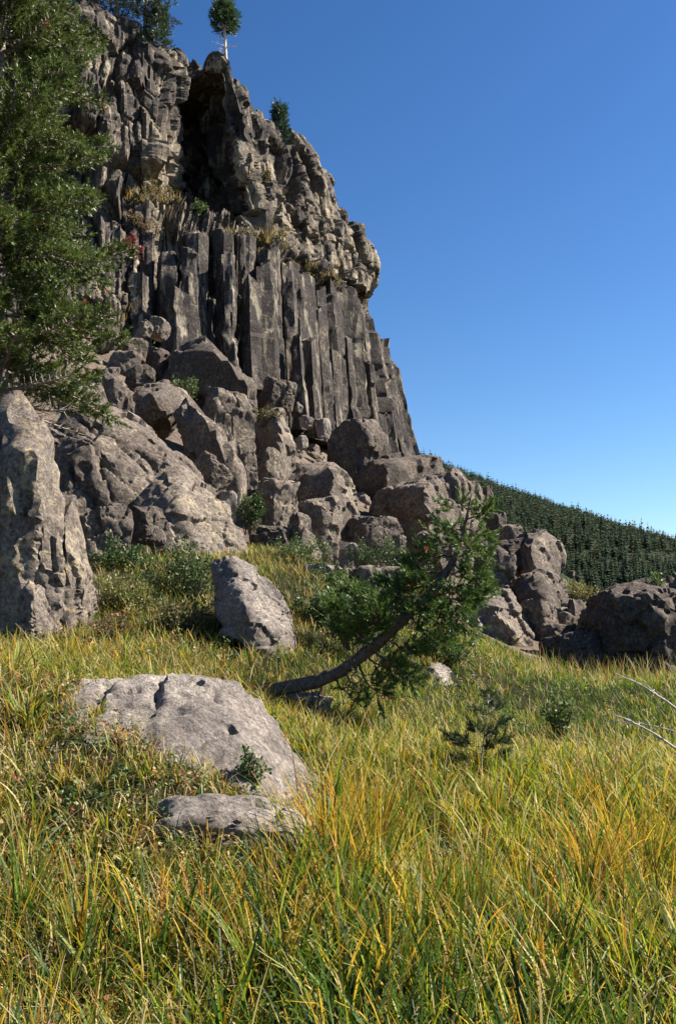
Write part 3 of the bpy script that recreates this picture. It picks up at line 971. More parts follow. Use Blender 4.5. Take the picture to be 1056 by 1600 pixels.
boulder(398, 748, 432, 778, 28.5, 'flat-topped pale block resting on the craggy light boulder', 'talus', 4, 212, yaw=15)
boulder(460, 776, 534, 846, 27.4, 'rounded boulder with a brown shaded front below the cubic boulder', 'slab', 5, 221, yaw=48, p=20)
boulder(388, 820, 458, 860, 24.5, 'low dark boulder at the head of the grass strip', 'dark', 5, 231, yaw=10)
boulder(448, 800, 486, 848, 24.6, 'narrow upright grey rock at the head of the grass strip', 'talus', 4, 232, yaw=40, tilt=10)
boulder(490, 838, 530, 866, 23.4, 'flattish grey rock between two junipers', 'talus', 4, 233, yaw=20)
boulder(534, 806, 632, 862, 30.5, 'ridged lit boulder lying below the biggest boulder', 'talus', 5, 241, yaw=30, tilt=8)
boulder(612, 836, 634, 862, 29.2, 'small square rock at the end of the ridged boulder', 'talus', 4, 242)
boulder(576, 738, 764, 862, 36.0, 'biggest boulder of the slope with black left face and fluted lit right face', 'talus', 6, 251, p=55,
        hull=[(578, 800, 1.6), (590, 765, 2.0), (640, 752, 1.5), (662, 756, -1.3), (700, 738, 1.2), (750, 748, 2.4), (764, 790, 2.3), (752, 822, 1.5), (700, 845, 0.2), (676, 850, -1.2),
              (640, 860, 0.2), (590, 850, 1.6), (668, 800, -1.5)], d=0.8, strata=[((0.75, 0.6, 0.1), 0.55, 0.12)])
boulder(562, 708, 690, 790, 43.0, 'long dark block behind the biggest boulder at the cliff foot', 'dark', 5, 261, p=41,
        hull=[(562, 750, 1), (575, 718, 1.6), (640, 710, 2), (688, 716, 2.4), (690, 760, 2), (604, 730, -1), (606, 785, -0.8), (566, 790, 0.9), (660, 775, 1.2)], d=0.7)
boulder(515, 656, 606, 742, 47.0, 'dark bulging knob of rock at the foot of the last columns', 'dark', 5, 271, yaw=55, p=20)
boulder(642, 826, 732, 890, 32.0, 'shadowed block wedged beneath the biggest boulder', 'talus', 5, 281, yaw=42, p=46)
boulder(744, 760, 772, 812, 39.0, 'dark upright block just right of the biggest boulder', 'dark', 4, 282, yaw=50)
boulder(760, 800, 792, 842, 37.0, 'small dark block below the upright one, against the forest', 'dark', 4, 283, yaw=45)
boulder(780, 818, 816, 846, 34.5, 'small rounded block on top of the right-hand boulder pile', 'talus', 4, 284)
boulder(800, 826, 882, 902, 32.0, 'large rounded boulder capping the right-hand pile against the forest', 'talus', 5, 291, p=27,
        hull=[(800, 870, 0.9), (806, 838, 1.2), (835, 836, 1.0), (852, 827, 1.0), (870, 838, 1), (882, 868, 1), (874, 895, 0.5), (848, 902, -0.4), (822, 890, -0.2), (828, 856, -0.7)], d=0.9)
boulder(764, 836, 832, 892, 32.5, 'dark-sided slab leaning under the capping boulder', 'dark', 5, 292, yaw=42, tilt=-14)
boulder(742, 852, 802, 936, 28.4, 'mottled craggy boulder behind the tip of the leaning pine', 'talus', 5, 301, yaw=20)
boulder(800, 884, 890, 964, 27.4, 'dark mossy-topped boulder in the middle of the right-hand pile', 'dark', 5, 311, p=32,
        hull=[(802, 920, 0.4), (810, 898, 0.8), (845, 886, 1.0), (870, 895, 1), (888, 940, 0.9), (884, 962, 0.6), (862, 962, -0.2), (815, 935, -0.4), (835, 905, -0.5)], d=0.9)
boulder(726, 904, 850, 1036, 24.0, 'big pale sloping boulder at the front foot of the right-hand pile', 'slab', 6, 321, p=29,
        hull=[(728, 975, 0.4), (745, 935, 0.9), (775, 915, 1.1), (800, 918, 1.1), (818, 960, 0.8), (840, 1010, 0.5), (848, 1032, 0.2), (800, 1036, -0.4), (740, 1020, -0.3), (775, 960, -0.4), (800, 985, -0.5)], d=0.8)
boulder(810, 934, 872, 1004, 25.0, 'square grey block beside the pale sloping boulder', 'talus', 5, 331, yaw=38, p=46)
boulder(884, 936, 912, 978, 26.8, 'small dark pointed rock beside the bare scree', 'dark', 4, 332, yaw=50)
boulder(866, 956, 906, 994, 25.4, 'flat tilted rock between the grey block and the scree', 'talus', 4, 333, tilt=24)
boulder(846, 974, 890, 1008, 23.6, 'brown wedge of rock beside the shadowed boulder', 'talus', 4, 334, yaw=40)
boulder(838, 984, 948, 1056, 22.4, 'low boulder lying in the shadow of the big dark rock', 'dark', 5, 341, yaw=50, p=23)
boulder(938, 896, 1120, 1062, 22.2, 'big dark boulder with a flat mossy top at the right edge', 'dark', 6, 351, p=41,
        hull=[(938, 1000, 0.3), (948, 926, 0.6), (980, 916, 0.9), (1018, 904, 1.0), (1050, 899, 1.0), (1120, 905, 1.2), (1120, 1062, 0.6), (1040, 1062, -0.6), (1035, 925, -0.5), (960, 935, -0.3),
              (942, 1058, 0.1), (1078, 960, -0.4)], d=1.0, frac=1.3, strata=[((0.15, 0.1, 1), 0.55, 0.10)])
boulder(526, 848, 572, 896, 22.0, 'small pale upright rock standing before the dark juniper', 'pale', 5, 361, tilt=22, yaw=30)
boulder(545, 884, 646, 948, 19.4, 'rounded grey boulder partly hidden behind the leaning pine', 'talus', 5, 371, yaw=25, p=20)
boulder(470, 880, 534, 914, 18.4, 'low pinkish rock on the grassy bank between junipers', 'pale', 4, 381, tilt=15, cat='rock', name='rock')
# upper left rubble
U = [(140, 508, 186, 548, 34, 'grey rock below the dry ledge grass, nearest the pine'), (182, 528, 232, 562, 34.5, 'dark slab in the upper rubble under the ledge'),
     (168, 548, 222, 584, 31.5, 'pale-fronted block in the upper rubble left of the dark overhang'), (222, 540, 270, 582, 35.5, 'squat block just left of the dark overhanging boulder'),
     (148, 572, 190, 612, 29.5, 'rough grey block beside the pine foliage on the slope'), (158, 594, 208, 646, 27, 'cracked upright block left of the perched boulder'),
     (190, 622, 212, 664, 25.6, 'thin pale splinter of rock left of the perched boulder'), (228, 494, 268, 528, 38.5, 'rough block on the ledge at the first column'),
     (120, 600, 170, 640, 25.5, 'low lit block at the upper end of the cracked slab'), (196, 570, 246, 606, 30.5, 'sloping block above the perched boulder'),
     (214, 500, 240, 524, 38, 'small block beside the dry grass under the cliff')]
for k, (a, b, c_, d_, Y, lb) in enumerate(U):
    boulder(a, b, c_, d_, Y, lb, 'talus' if k % 3 else 'dark', 4, 400 + k * 7, yaw=30 + 9 * (k % 4), tilt=(-12, 0, 10, 18)[k % 4])
for k, (a, b, c_, d_, Y, lb) in enumerate([(461, 628, 474, 644, 39, 'highest of the white chips of rock under the dark columns'), (468, 648, 492, 668, 38.6, 'white slanting chip of rock under the dark columns'),
                                           (492, 652, 518, 682, 38.4, 'white crumpled rock at the foot of the black shadow stripe'), (462, 680, 482, 700, 36, 'small grey rock below the white chips')]):
    boulder(a, b, c_, d_, Y, lb, 'pale', 4, 450 + k * 5, yaw=35, tilt=30 - 15 * k, cat='rock', name='rock')
boulder(372, 706, 402, 738, 28.8, 'small tan rock wedged below the craggy boulder with the pale corner', 'talus', 4, 470, yaw=40)
boulder(404, 700, 440, 752, 29.5, 'grey rock at the foot of the upright black-faced block', 'talus', 4, 471, yaw=35)
boulder(376, 728, 404, 762, 27.8, 'lit rounded rock below the end of the sloping slab', 'talus', 4, 472, yaw=20)

rk = np.random.default_rng(63)
for k in range(58):
    if k < 44: px_, py_ = rk.uniform(130, 700), rk.uniform(560, 850)
    else: px_, py_ = rk.uniform(730, 900), rk.uniform(850, 1010)
    lim_ = np.interp(px_, [130, 300, 420, 520, 600, 700], [600, 560, 640, 700, 740, 760]) if k < 44 else 0
    if py_ < lim_: py_ = lim_ + (py_ % 60)
    h_ = hit(px_, py_, 16, 70)
    w_ = rk.uniform(0.35, 0.95) * FPX / h_[1]
    boulder(px_ - w_ / 2, py_ - w_ * rk.uniform(0.35, 0.6), px_ + w_ / 2, py_ + w_ * 0.3, float(h_[1]), 'small angular block wedged between the larger boulders of the slope',
            'talus' if k % 3 else 'dark', 3, 1200 + k * 3, yaw=rk.uniform(15, 60), tilt=rk.uniform(-25, 25), group='small blocks in the boulder slope', name='rock', cat='rock')
BA = np.array(BOUNDS)
_bv, _bt, _bo = [], [], 0
for _v, _t in BMESH:
    _bv.append(_v); _bt.append(_t + _bo); _bo += len(_v)
rock_bvh = BVHTree.FromPolygons([Vector(v) for v in np.concatenate(_bv).tolist()], np.concatenate(_bt).tolist())
_down = Vector((0, 0, -1))
def in_boulder(x, y, f=0.85):
    m = np.zeros(len(x), bool)
    for bx, by, rx, ry in BA:
        m |= ((x - bx) / (rx * 1.25)) ** 2 + ((y - by) / (ry * 1.25)) ** 2 < 1
    k = np.where(m)[0]
    g = ground(x[k], y[k])
    for i, gz_ in zip(k, g):
        h = rock_bvh.ray_cast(Vector((x[i], y[i], gz_ + 12)), _down, 12.0)
        m[i] = h[0] is not None and h[0].z > gz_ + 0.02
    return m

# --- loose rubble over the talus and the scree patch
rr = np.random.default_rng(91)
base_r = []
for k in range(5):
    N_, D_ = box_planes(800 + k, rr.uniform(0, 3), rr.uniform(-0.4, 0.4), 6, 0.25)
    v, t = rock_from_planes(N_, D_, 2, 14)
    base_r.append((v * (1 + 0.1 * fbm(v * 1.7, 2, k)[:, None]), t))
RV, RT, ro = [], [], 0
qy = rr.uniform(17, 58, 9000)
qx = rr.uniform(-0.36, 0.36, 9000) * qy
qz = ground(qx, qy)
qp = np.stack([qx, qy, qz], 1)
ok = ~veg_mask(qp) & (qz < 15.5) & (qz > 1.2)
qpx, qpy = to_px(qp)
scree = (qpx > 880) & (qpy > 900)
ok &= (scree | (qz > 3.0)) & (rr.uniform(0, 1, len(qx)) < np.where(scree, 0.9, 0.5))
for p_ in qp[ok][:1700]:
    v, t = base_r[rr.integers(5)]
    s = rr.uniform(0.035, 0.11) * (1 + 2.8 * rr.uniform() ** 5)
    a = rr.uniform(0, 6.28)
    ca, sa = math.cos(a), math.sin(a)
    sc3 = rr.uniform(0.7, 1.3, 3) * s
    w = v * sc3
    w = np.stack([w[:, 0] * ca - w[:, 1] * sa, w[:, 0] * sa + w[:, 1] * ca, w[:, 2]], 1) + p_ + np.array([0, 0, 0.25 * s])
    RV.append(w); RT.append(t + ro); ro += len(v)
rb = link('rubble', new_mesh('rubble', np.concatenate(RV), tris=np.concatenate(RT), mat=M['talus'], smooth=True, sharp=35))
tag(rb, 'loose grey stones scattered between the boulders', 'stones', kind='stuff')

# ------------------------------------------------------------------ pines
def unit(v):
    return v / (np.linalg.norm(v, axis=-1, keepdims=True) + 1e-9)

def needle_mesh(P, A, L, K, nl, w, tint, seed, spread=(0.5, 1.15)):
    """bottle-brush tufts: P base points, A axes, L lengths; K needles each"""
    r = np.random.default_rng(seed)
    n = len(P)
    A = unit(A)
    ref = np.where(np.abs(A[:, 2:3]) < 0.9, np.array([[0, 0, 1.0]]), np.array([[1.0, 0, 0]]))
    B = unit(np.cross(A, ref))
    C = np.cross(A, B)
    t = r.uniform(0, 1, (n, K, 1))
    th = r.uniform(0, 2 * PI, (n, K, 1))
    ph = r.uniform(*spread, (n, K, 1)) * (1.05 - 0.45 * t)
    d = A[:, None] * np.cos(ph) + (B[:, None] * np.cos(th) + C[:, None] * np.sin(th)) * np.sin(ph)
    o = P[:, None] + A[:, None] * L[:, None, None] * t
    s = unit(np.cross(d, r.normal(size=d.shape)))
    ln = nl * r.uniform(0.7, 1.2, (n, K, 1))
    V = np.stack([o - s * w * 0.5, o + s * w * 0.5, o + d * ln + s * w * 0.12], 2).reshape(-1, 3)
    T = np.arange(n * K * 3).reshape(-1, 3)
    c = np.repeat(tint[:, None, :], K, 1) * r.uniform(0.7, 1.35, (n, K, 1))
    c = np.repeat(c[:, :, None, :], 3, 2).reshape(-1, 3)
    return V, T, np.clip(c, 0, 1)

def branch_tree(seed, p0, d0, L, droop, upturn, n=7):
    r = np.random.default_rng(seed)
    pts = [p0]
    d = d0 / np.linalg.norm(d0)
    for k in range(n):
        f = k / n
        d = d + np.array([0, 0, -droop * (1 - f) + upturn * f]) / n + r.normal(0, 0.07, 3)
        d /= np.linalg.norm(d)
        pts.append(pts[-1] + d * L / n)
    return np.array(pts)

def pine(name, label, trunk_pts, trunk_r, branches, bark, tint, K, nl, w, tuft_len, seed, twig_step, twig_len, group=None, tn=9, min_f=0.25, dead=0.02, spread=(0.5, 1.15), lift=0.35):
    """trunk, each main branch an own part, all needles the crown"""
    r = np.random.default_rng(seed)
    root = bpy.data.objects.new(name, None)
    COL.objects.link(root)
    root.location = tuple(trunk_pts[0])
    R0 = np.array(trunk_pts[0])
    tag(root, label, 'tree', group)
    V, Q = tube(trunk_pts, trunk_r, tn, seed, 0.05)
    link('trunk', new_mesh('trunk', V - R0, quads=Q, mat=M[bark]), root)
    TP, TA, TL = [], [], []
    for k, (pts, rad, bare) in enumerate(branches):
        bag = Bag()
        m = len(pts)
        bag.add(*tube(pts, np.linspace(rad, rad * 0.3, m), 5))
        seg = np.linalg.norm(np.diff(pts, axis=0), axis=1)
        tot = seg.sum()
        cum = np.concatenate([[0], np.cumsum(seg)])
        nt = max(2, int(tot * (1 - min_f) / twig_step))
        for q in range(nt + 1):
            s = tot * (min_f + (1 - min_f) * q / nt)
            i = min(m - 2, np.searchsorted(cum, s, side='right') - 1)
            f = (s - cum[i]) / (seg[i] + 1e-9)
            p = pts[i] * (1 - f) + pts[i + 1] * f
            ax = unit(pts[i + 1] - pts[i])
            rest_ = 1 - q / (nt + 0.001)
            for side in ((1, -1) if q < nt else (0,)):
                if side == 0:
                    dr = ax
                else:
                    lat = unit(np.cross(ax, np.array([0, 0, 1.0]) + r.normal(0, 0.5, 3)))
                    dr = unit(ax * r.uniform(0.5, 1.0) + lat * side * r.uniform(0.5, 1.0) + np.array([0, 0, r.uniform(-0.1, 0.5)]))
                ln = twig_len * (0.45 + 0.75 * rest_) * r.uniform(0.6, 1.25)
                e = p + dr * ln * 0.55
                dr2 = unit(dr + np.array([0, 0, lift]) + r.normal(0, 0.15, 3))
                e2 = e + dr2 * ln * 0.45
                bag.add(*tube([p, e, e2], [rad * 0.3 + 0.002, rad * 0.18 + 0.0015, 0.0012], 3))
                if bare: continue
                TP += [e2 - dr2 * tuft_len * 0.3]; TA += [dr2]; TL += [tuft_len * r.uniform(0.7, 1.3)]
                TP += [e]; TA += [dr]; TL += [tuft_len * r.uniform(0.6, 1.1)]
                nsub = max(1, int(ln / 0.125))
                for z in range(nsub):
                    g = r.uniform(0.25, 1)
                    b_ = p + (e - p) * g
                    d3 = unit(dr + r.normal(0, 0.55, 3) + np.array([0, 0, 0.2]))
                    TP += [b_ + d3 * tuft_len * 0.25]; TA += [d3]; TL += [tuft_len * r.uniform(0.6, 1.2)]
        link('branch', bag.mesh('branch', M[bark], pts[0]), root, tuple(pts[0] - R0))
    if TP:
        TP, TA, TL = np.array(TP), np.array(TA), np.array(TL)
        c = np.repeat(np.array(tint)[None], len(TP), 0) * r.uniform(0.7, 1.3, (len(TP), 1))
        c += np.array([0.02, 0.012, 0]) * r.uniform(0, 1, (len(TP), 1))
        dd = r.uniform(0, 1, len(TP)) < dead
        c[dd] = np.array([0.30, 0.11, 0.03])
        V, T, C = needle_mesh(TP, TA, TL, K, nl, w, c, seed + 1, spread)
        link('crown', new_mesh('crown', V - R0, tris=T, mat=M['needle'], smooth=False, col=C), root)
    return root

# --- the tall pine at the left edge
r = np.random.default_rng(31)
tb = at(6, 640, 16.6)
tz0 = ground(tb[0], tb[1])[0]
TR = np.array([[tb[0] + 0.05 * math.sin(k * 0.7) - 0.035 * k, tb[1] + 0.04 * math.cos(k), tz0 - 0.2 + k * 1.05] for k in range(14)])
rad = np.linspace(0.19, 0.035, 14)
br = []
k = 0
z = at(0, 640, 16.6)[2]
ztop = TR[-1][2] - 0.2
z_lo = z
while z < ztop:
    f = (z - z_lo) / (ztop - z_lo)
    Lb = np.interp(f, [0, 0.08, 0.25, 0.5, 0.75, 1], [1.45, 1.95, 2.15, 1.85, 1.6, 0.4]) * r.uniform(0.72, 1.1)
    a = k * 2.399 + r.uniform(-0.4, 0.4)
    p0 = np.array([np.interp(z, TR[:, 2], TR[:, 0]), np.interp(z, TR[:, 2], TR[:, 1]), z])
    d0 = np.array([math.cos(a), math.sin(a), r.uniform(-0.25, 0.2)])
    bare = f < 0.04 and r.uniform() < 0.6
    br.append((branch_tree(900 + k, p0, d0, Lb, 0.5 if f < 0.4 else 0.25, 0.7), 0.022 + 0.012 * (1 - f), bare))
    z += 0.052 if math.cos(a) > -0.3 else 0.08
    k += 1
pine('pine_tree', 'tall dense green pine with its trunk behind the upright slab', TR, rad, br, 'greybark', (0.086, 0.122, 0.027), 20, 0.08, 0.0195, 0.15, 41, 0.075, 0.42, tn=10, min_f=0.15, dead=0.002, spread=(0.6, 1.3))

# --- the leaning pine
tk = [(388, 1078, 10.9), (440, 1076, 10.9), (492, 1066, 10.95), (535, 1048, 11.0), (590, 1005, 11.0), (640, 958, 11.05), (680, 918, 11.1), (708, 878, 11.1), (724, 835, 11.15), (733, 790, 11.15), (736, 772, 11.15)]
TK = np.array([at(*q) for q in tk])
tkr = np.array([0.066, 0.074, 0.078, 0.07, 0.064, 0.056, 0.052, 0.04, 0.028, 0.014, 0.006])
LB = [  # (start along trunk, end px, end py, dY, bare)
    (8.9, 712, 792, 0.1, 0), (8.6, 756, 800, -0.15, 0), (8.2, 700, 822, 0.2, 0), (8.2, 758, 838, 0.1, 0), (7.7, 745, 868, -0.2, 0), (7.6, 690, 852, 0.1, 0),
    (7.2, 655, 868, 0.15, 0), (7.0, 742, 905, -0.3, 0), (6.6, 640, 888, 0.25, 0), (6.4, 735, 940, 0.2, 0), (6.2, 650, 905, -0.3, 0), (6.0, 728, 978, -0.2, 0),
    (5.6, 600, 915, 0.3, 0), (5.4, 700, 985, 0.3, 0), (5.2, 575, 935, -0.3, 0), (5.0, 690, 1008, -0.3, 0), (4.7, 545, 925, 0.25, 0), (4.5, 520, 955, -0.2, 0),
    (4.3, 530, 985, 0.35, 0), (4.2, 655, 1020, 0.25, 0), (4.0, 560, 985, -0.4, 0), (3.8, 640, 1060, -0.25, 0), (3.6, 615, 1050, 0.2, 0), (3.4, 590, 1090, -0.2, 0),
    (3.1, 560, 1075, 0.2, 1), (2.6, 560, 1100, -0.2, 1), (2.3, 500, 1110, -0.1, 1), (1.6, 455, 1125, -0.15, 1), (5.8, 760, 930, 0.3, 0), (6.8, 620, 930, 0.4, 0), (4.9, 610, 950, 0.5, 0),
    (7.9, 722, 860, -0.35, 0), (5.5, 665, 960, -0.5, 0), (3.3, 548, 1060, -0.3, 1), (6.7, 705, 950, -0.45, 0), (4.4, 590, 960, -0.45, 0)]
br = []
for k, (s, ex, ey, dY, bare) in enumerate(LB):
    i = min(int(s), len(TK) - 2)
    p0 = TK[i] * (1 - (s - i)) + TK[i + 1] * (s - i)
    e = at(ex, ey, p0[1] + dY)
    v = e - p0
    L = np.linalg.norm(v)
    mid = (p0 + e) / 2 + np.array([0, 0, -0.13 * L]) + RNG.normal(0, 0.03, 3)
    t = np.linspace(0, 1, 7)[:, None]
    pts = (1 - t) ** 2 * p0 + 2 * t * (1 - t) * mid + t ** 2 * e
    pts[1:-1] += RNG.normal(0, 0.012, (5, 3))
    br.append((pts, 0.010 + 0.012 * min(L, 1), bool(bare)))
pine('leaning_pine', 'small pine leaning out over the meadow from the foot of the boulder slope', TK, tkr, br, 'bark', (0.082, 0.142, 0.03), 52, 0.054, 0.0108, 0.15, 61, 0.052, 0.23, tn=10, min_f=0.4, dead=0.012, spread=(0.6, 1.25), lift=0.75)

# --- sapling in the meadow
sp = at(748, 1192, 9.4)
sz = ground(sp[0], sp[1])[0]
tp_ = at(762, 1098, 9.4)
ST = np.array([[sp[0] + (tp_[0] - sp[0]) * f, 9.4, sz + (tp_[2] - sz) * f] for f in np.linspace(0, 1, 6)])
br = []
for k, (f, dx, dz_) in enumerate([(0.98, 0.02, 0.04), (0.85, 0.10, 0.05), (0.8, -0.09, 0.03), (0.62, 0.16, 0.04), (0.58, -0.10, 0.03), (0.42, 0.2, 0.03), (0.4, -0.16, 0.02), (0.3, -0.3, 0.13), (0.26, 0.22, 0.0), (0.2, -0.2, -0.01), (0.5, 0.05, 0.02), (0.35, 0.05, 0.0)]):
    p0 = ST[0] + (ST[-1] - ST[0]) * f
    e = p0 + np.array([dx, random.uniform(-0.12, 0.12), dz_ + 0.03])
    t = np.linspace(0, 1, 4)[:, None]
    br.append((p0 * (1 - t) + e * t + np.array([0, 0, -0.02]) * np.sin(t * PI), 0.006, False))
pine('pine_sapling', 'tiny dark pine sapling standing alone in the meadow grass', ST, np.linspace(0.009, 0.003, 6), br, 'greybark', (0.04, 0.075, 0.028), 40, 0.04, 0.005, 0.08, 71, 0.03, 0.07, tn=6, min_f=0.4, dead=0.0)

# --- trees on the cliff top
def top_tree(px, py_base, py_top, Y, label, name='pine_tree', crown_from=0.25, width=0.22, bark='greybark', tint=(0.045, 0.08, 0.03), seed=0, nb=34, bare_b=0, lean=0.0, group=None, up=0.1):
    r = np.random.default_rng(seed)
    for q in range(-40, 260, 2):                        # stand it on the rim where the rock begins at this place
        hp, _ = cliff_hit(px, q)
        if hp is not None and hp[1] < Y + 6:
            py_top += q - py_base + 2
            py_base = q + 2
            Y = float(hp[1]) + 0.35
            break
    a, b = at(px, py_base, Y), at(px + lean, py_top, Y)
    H = b[2] - a[2]
    a = a - np.array([0, 0, 0.9])
    t = np.linspace(0, 1, 8)
    TRK = a[None] * (1 - t)[:, None] + b[None] * t[:, None] + np.stack([0.05 * np.sin(t * 5 + seed), 0 * t, 0 * t], 1)
    br = []
    for k in range(nb):
        f = crown_from + (1 - crown_from) * (k + r.uniform(0, 1)) / nb
        p0 = a + (b - a) * f
        g = (f - crown_from) / (1 - crown_from)
        L = H * width * (0.35 + 0.65 * math.sin(min(1, g * 1.25 + 0.15) * PI) if name == 'lone_pine' else (1.05 - 0.85 * g)) * r.uniform(0.6, 1.15)
        an = k * 2.399 + r.uniform(-0.5, 0.5)
        br.append((branch_tree(seed * 100 + k, p0, np.array([math.cos(an), math.sin(an), up]), L, 0.2, 0.5, 5), 0.03, False))
    for k in range(bare_b):
        f = r.uniform(0.15, crown_from)
        an = math.pi * (0.75 + 0.5 * r.uniform()) if k % 3 else r.uniform(0, 6.28)
        br.append((branch_tree(seed * 100 + 60 + k, a + (b - a) * f, np.array([math.cos(an), math.sin(an), r.uniform(-0.1, 0.4)]), H * 0.27 * r.uniform(0.5, 1.1), 0.1, 0.2, 5), 0.025, True))
    return pine(name, label, TRK, np.linspace(0.13, 0.03, 8) * (H / 4.5) ** 0.5, br, bark, tint, 13, 0.16, 0.036, 0.28, seed * 10 + 5, 0.26, 0.4, tn=7, min_f=0.2, dead=0.0, group=group)

top_tree(357, 98, 10, 49.0, 'lone pine with a bleached bare trunk and tufted crown on the cliff top', 'lone_pine', 0.66, 0.19, 'whitebark', (0.055, 0.10, 0.04), 3, 42, 9, -8)
top_tree(437, 196, 158, 54.6, 'small bushy conifer perched on the cliff rim beyond the bare-trunked pine', 'conifer', 0.05, 0.20, 'greybark', (0.035, 0.075, 0.045), 4, 34)
top_tree(228, 68, -60, 48.5, 'spreading dark pine at the end of the cliff-top row', 'pine_tree', 0.30, 0.30, 'greybark', (0.04, 0.065, 0.03), 5, 44, group='pines on the cliff top')
top_tree(182, 44, -110, 48.0, 'second pine from the rim end of the cliff-top row', 'pine_tree', 0.12, 0.20, 'greybark', (0.045, 0.065, 0.03), 6, 40, group='pines on the cliff top')
top_tree(150, 38, -130, 49.5, 'slender pine with a bare lower trunk in the cliff-top row', 'pine_tree', 0.22, 0.16, 'bark', (0.04, 0.06, 0.03), 7, 36, group='pines on the cliff top')
top_tree(136, 34, -90, 48.0, 'dark-trunked pine nearest the tall pine in the cliff-top row', 'pine_tree', 0.15, 0.18, 'bark', (0.035, 0.055, 0.025), 8, 34, group='pines on the cliff top')
top_tree(246, 80, 20, 48.2, 'low bushy young pine under the spreading pine on the rim', 'conifer', 0.05, 0.34, 'greybark', (0.04, 0.07, 0.03), 9, 30)
top_tree(105, 30, -150, 47.0, 'dark pine half hidden behind the top of the tall pine', 'pine_tree', 0.15, 0.18, 'bark', (0.035, 0.055, 0.025), 10, 34, group='pines on the cliff top')

# ------------------------------------------------------------------ shrubs
def leaf_quads(P, D, L, W, tint, seed):
    r = np.random.default_rng(seed)
    D = unit(D)
    S = unit(np.cross(D, r.normal(size=D.shape)))
    a = P
    b = P + D * (L * 0.45)[:, None] + S * (W * 0.5)[:, None]
    c = P + D * L[:, None]
    d = P + D * (L * 0.45)[:, None] - S * (W * 0.5)[:, None]
    V = np.stack([a, b, c, d], 1).reshape(-1, 3)
    Q = np.arange(len(P) * 4).reshape(-1, 4)
    return V, Q, np.clip(np.repeat(tint, 4, 0), 0, 1)

def shrub(x0, y0, x1, y1, Y, label, tint, nleaf, lsize, seed, name='shrub', pt=None, aspect=0.42, stems=14, tint2=None, hug=False):
    r = np.random.default_rng(seed)
    lo_, hi_ = at(x0, y1, Y), at(x1, y0, Y)
    if pt is not None:
        sh = pt - np.array([(lo_[0] + hi_[0]) / 2, Y, lo_[2]])
        lo_, hi_ = lo_ + sh, hi_ + sh
    W, H = hi_[0] - lo_[0], hi_[2] - lo_[2]
    base = np.array([(lo_[0] + hi_[0]) / 2, lo_[1], lo_[2]])
    root = bpy.data.objects.new(name, None)
    COL.objects.link(root)
    root.location = tuple(base)
    tag(root, label, 'shrub')
    bag = Bag()
    LP, LD = [], []
    per = max(4, nleaf // (stems * 6))
    for k in range(stems):
        a = r.uniform(0, 6.28)
        q = math.sqrt(r.uniform(0.02, 1))
        e = np.array([math.cos(a) * q * W / 2, math.sin(a) * q * W * aspect, H * (1 - 0.45 * q * q) * r.uniform(0.7, 1.05)])
        s0 = np.array([e[0] * 0.35 if not hug else e[0] * 0.8, e[1] * 0.35, -0.1])
        m = (s0 + e) / 2 + np.array([e[0] * 0.1, 0, 0.12 * H])
        t = np.linspace(0, 1, 6)[:, None]
        pts = (1 - t) ** 2 * s0 + 2 * t * (1 - t) * m + t ** 2 * e
        bag.add(*tube(pts, np.linspace(0.012, 0.003, 6) * max(0.6, lsize / 0.05), 4))
        for j in range(6):
            f = r.uniform(0.25, 1.0)
            i = int(f * 4.99)
            o_ = pts[i] + (pts[i + 1] - pts[i]) * (f * 5 - i)
            d_ = unit(r.normal(size=3) + np.array([0, 0, 0.6]))
            ln = r.uniform(0.12, 0.30) * min(W, H * 1.6)
            bag.add(*tube([o_, o_ + d_ * ln], [0.004, 0.0015], 3))
            g = r.uniform(0.1, 1, per)[:, None]
            LP.append(o_ + d_ * ln * g + r.normal(0, 0.05 * min(W, H), (per, 3)))
            LD.append(d_ * 0.5 + r.normal(0, 0.7, (per, 3)) + np.array([0, 0, 0.25]))
    link('stem', bag.mesh('stem', M['bark']), root)
    LP, LD = np.concatenate(LP), np.concatenate(LD)
    LP[:, 2] = np.maximum(LP[:, 2], 0.0)
    n = len(LP)
    L = lsize * r.uniform(0.6, 1.3, n)
    c = np.array(tint)[None] * r.uniform(0.6, 1.45, (n, 1))
    if tint2 is not None:
        c = np.where((r.uniform(0, 1, n) < 0.22)[:, None], np.array(tint2)[None] * r.uniform(0.7, 1.3, (n, 1)), c)
    V, Q, C = leaf_quads(LP, LD, L, L * r.uniform(0.4, 0.65, n), c, seed + 1)
    link('foliage', new_mesh('foliage', V, quads=Q, mat=M['leaf'], smooth=False, col=C), root)
    return root

G1, G2, G3 = (0.075, 0.115, 0.028), (0.045, 0.08, 0.022), (0.13, 0.15, 0.035)
YEL, RED, TAN = (0.33, 0.26, 0.06), (0.25, 0.07, 0.04), (0.30, 0.22, 0.11)
shrub(148, 838, 245, 930, 16.2, 'leafy shrub at the foot of the knobbly grey boulder', G2, 3600, 0.06, 1, tint2=G1, stems=20)
shrub(215, 838, 352, 965, 15.0, 'large dark leafy shrub against the pale steep-sided boulder', G2, 4200, 0.055, 2, tint2=G3, stems=20)
shrub(142, 890, 240, 985, 13.9, 'pale low shrub beside the standing slab', G3, 2600, 0.05, 3, tint2=TAN)
shrub(240, 930, 345, 1010, 12.9, 'straggly olive shrub in front of the large dark leafy shrub', (0.10, 0.105, 0.03), 2600, 0.045, 15, tint2=TAN, stems=18)
shrub(150, 960, 215, 1015, 12.3, 'reddish-leaved low plant at the foot of the layered outcrop', (0.13, 0.11, 0.035), 1500, 0.04, 16, tint2=RED)
shrub(455, 915, 535, 985, 15.0, 'olive shrub on the bank left of the leaning pine foliage', G1, 2400, 0.05, 17, tint2=G2, stems=18)
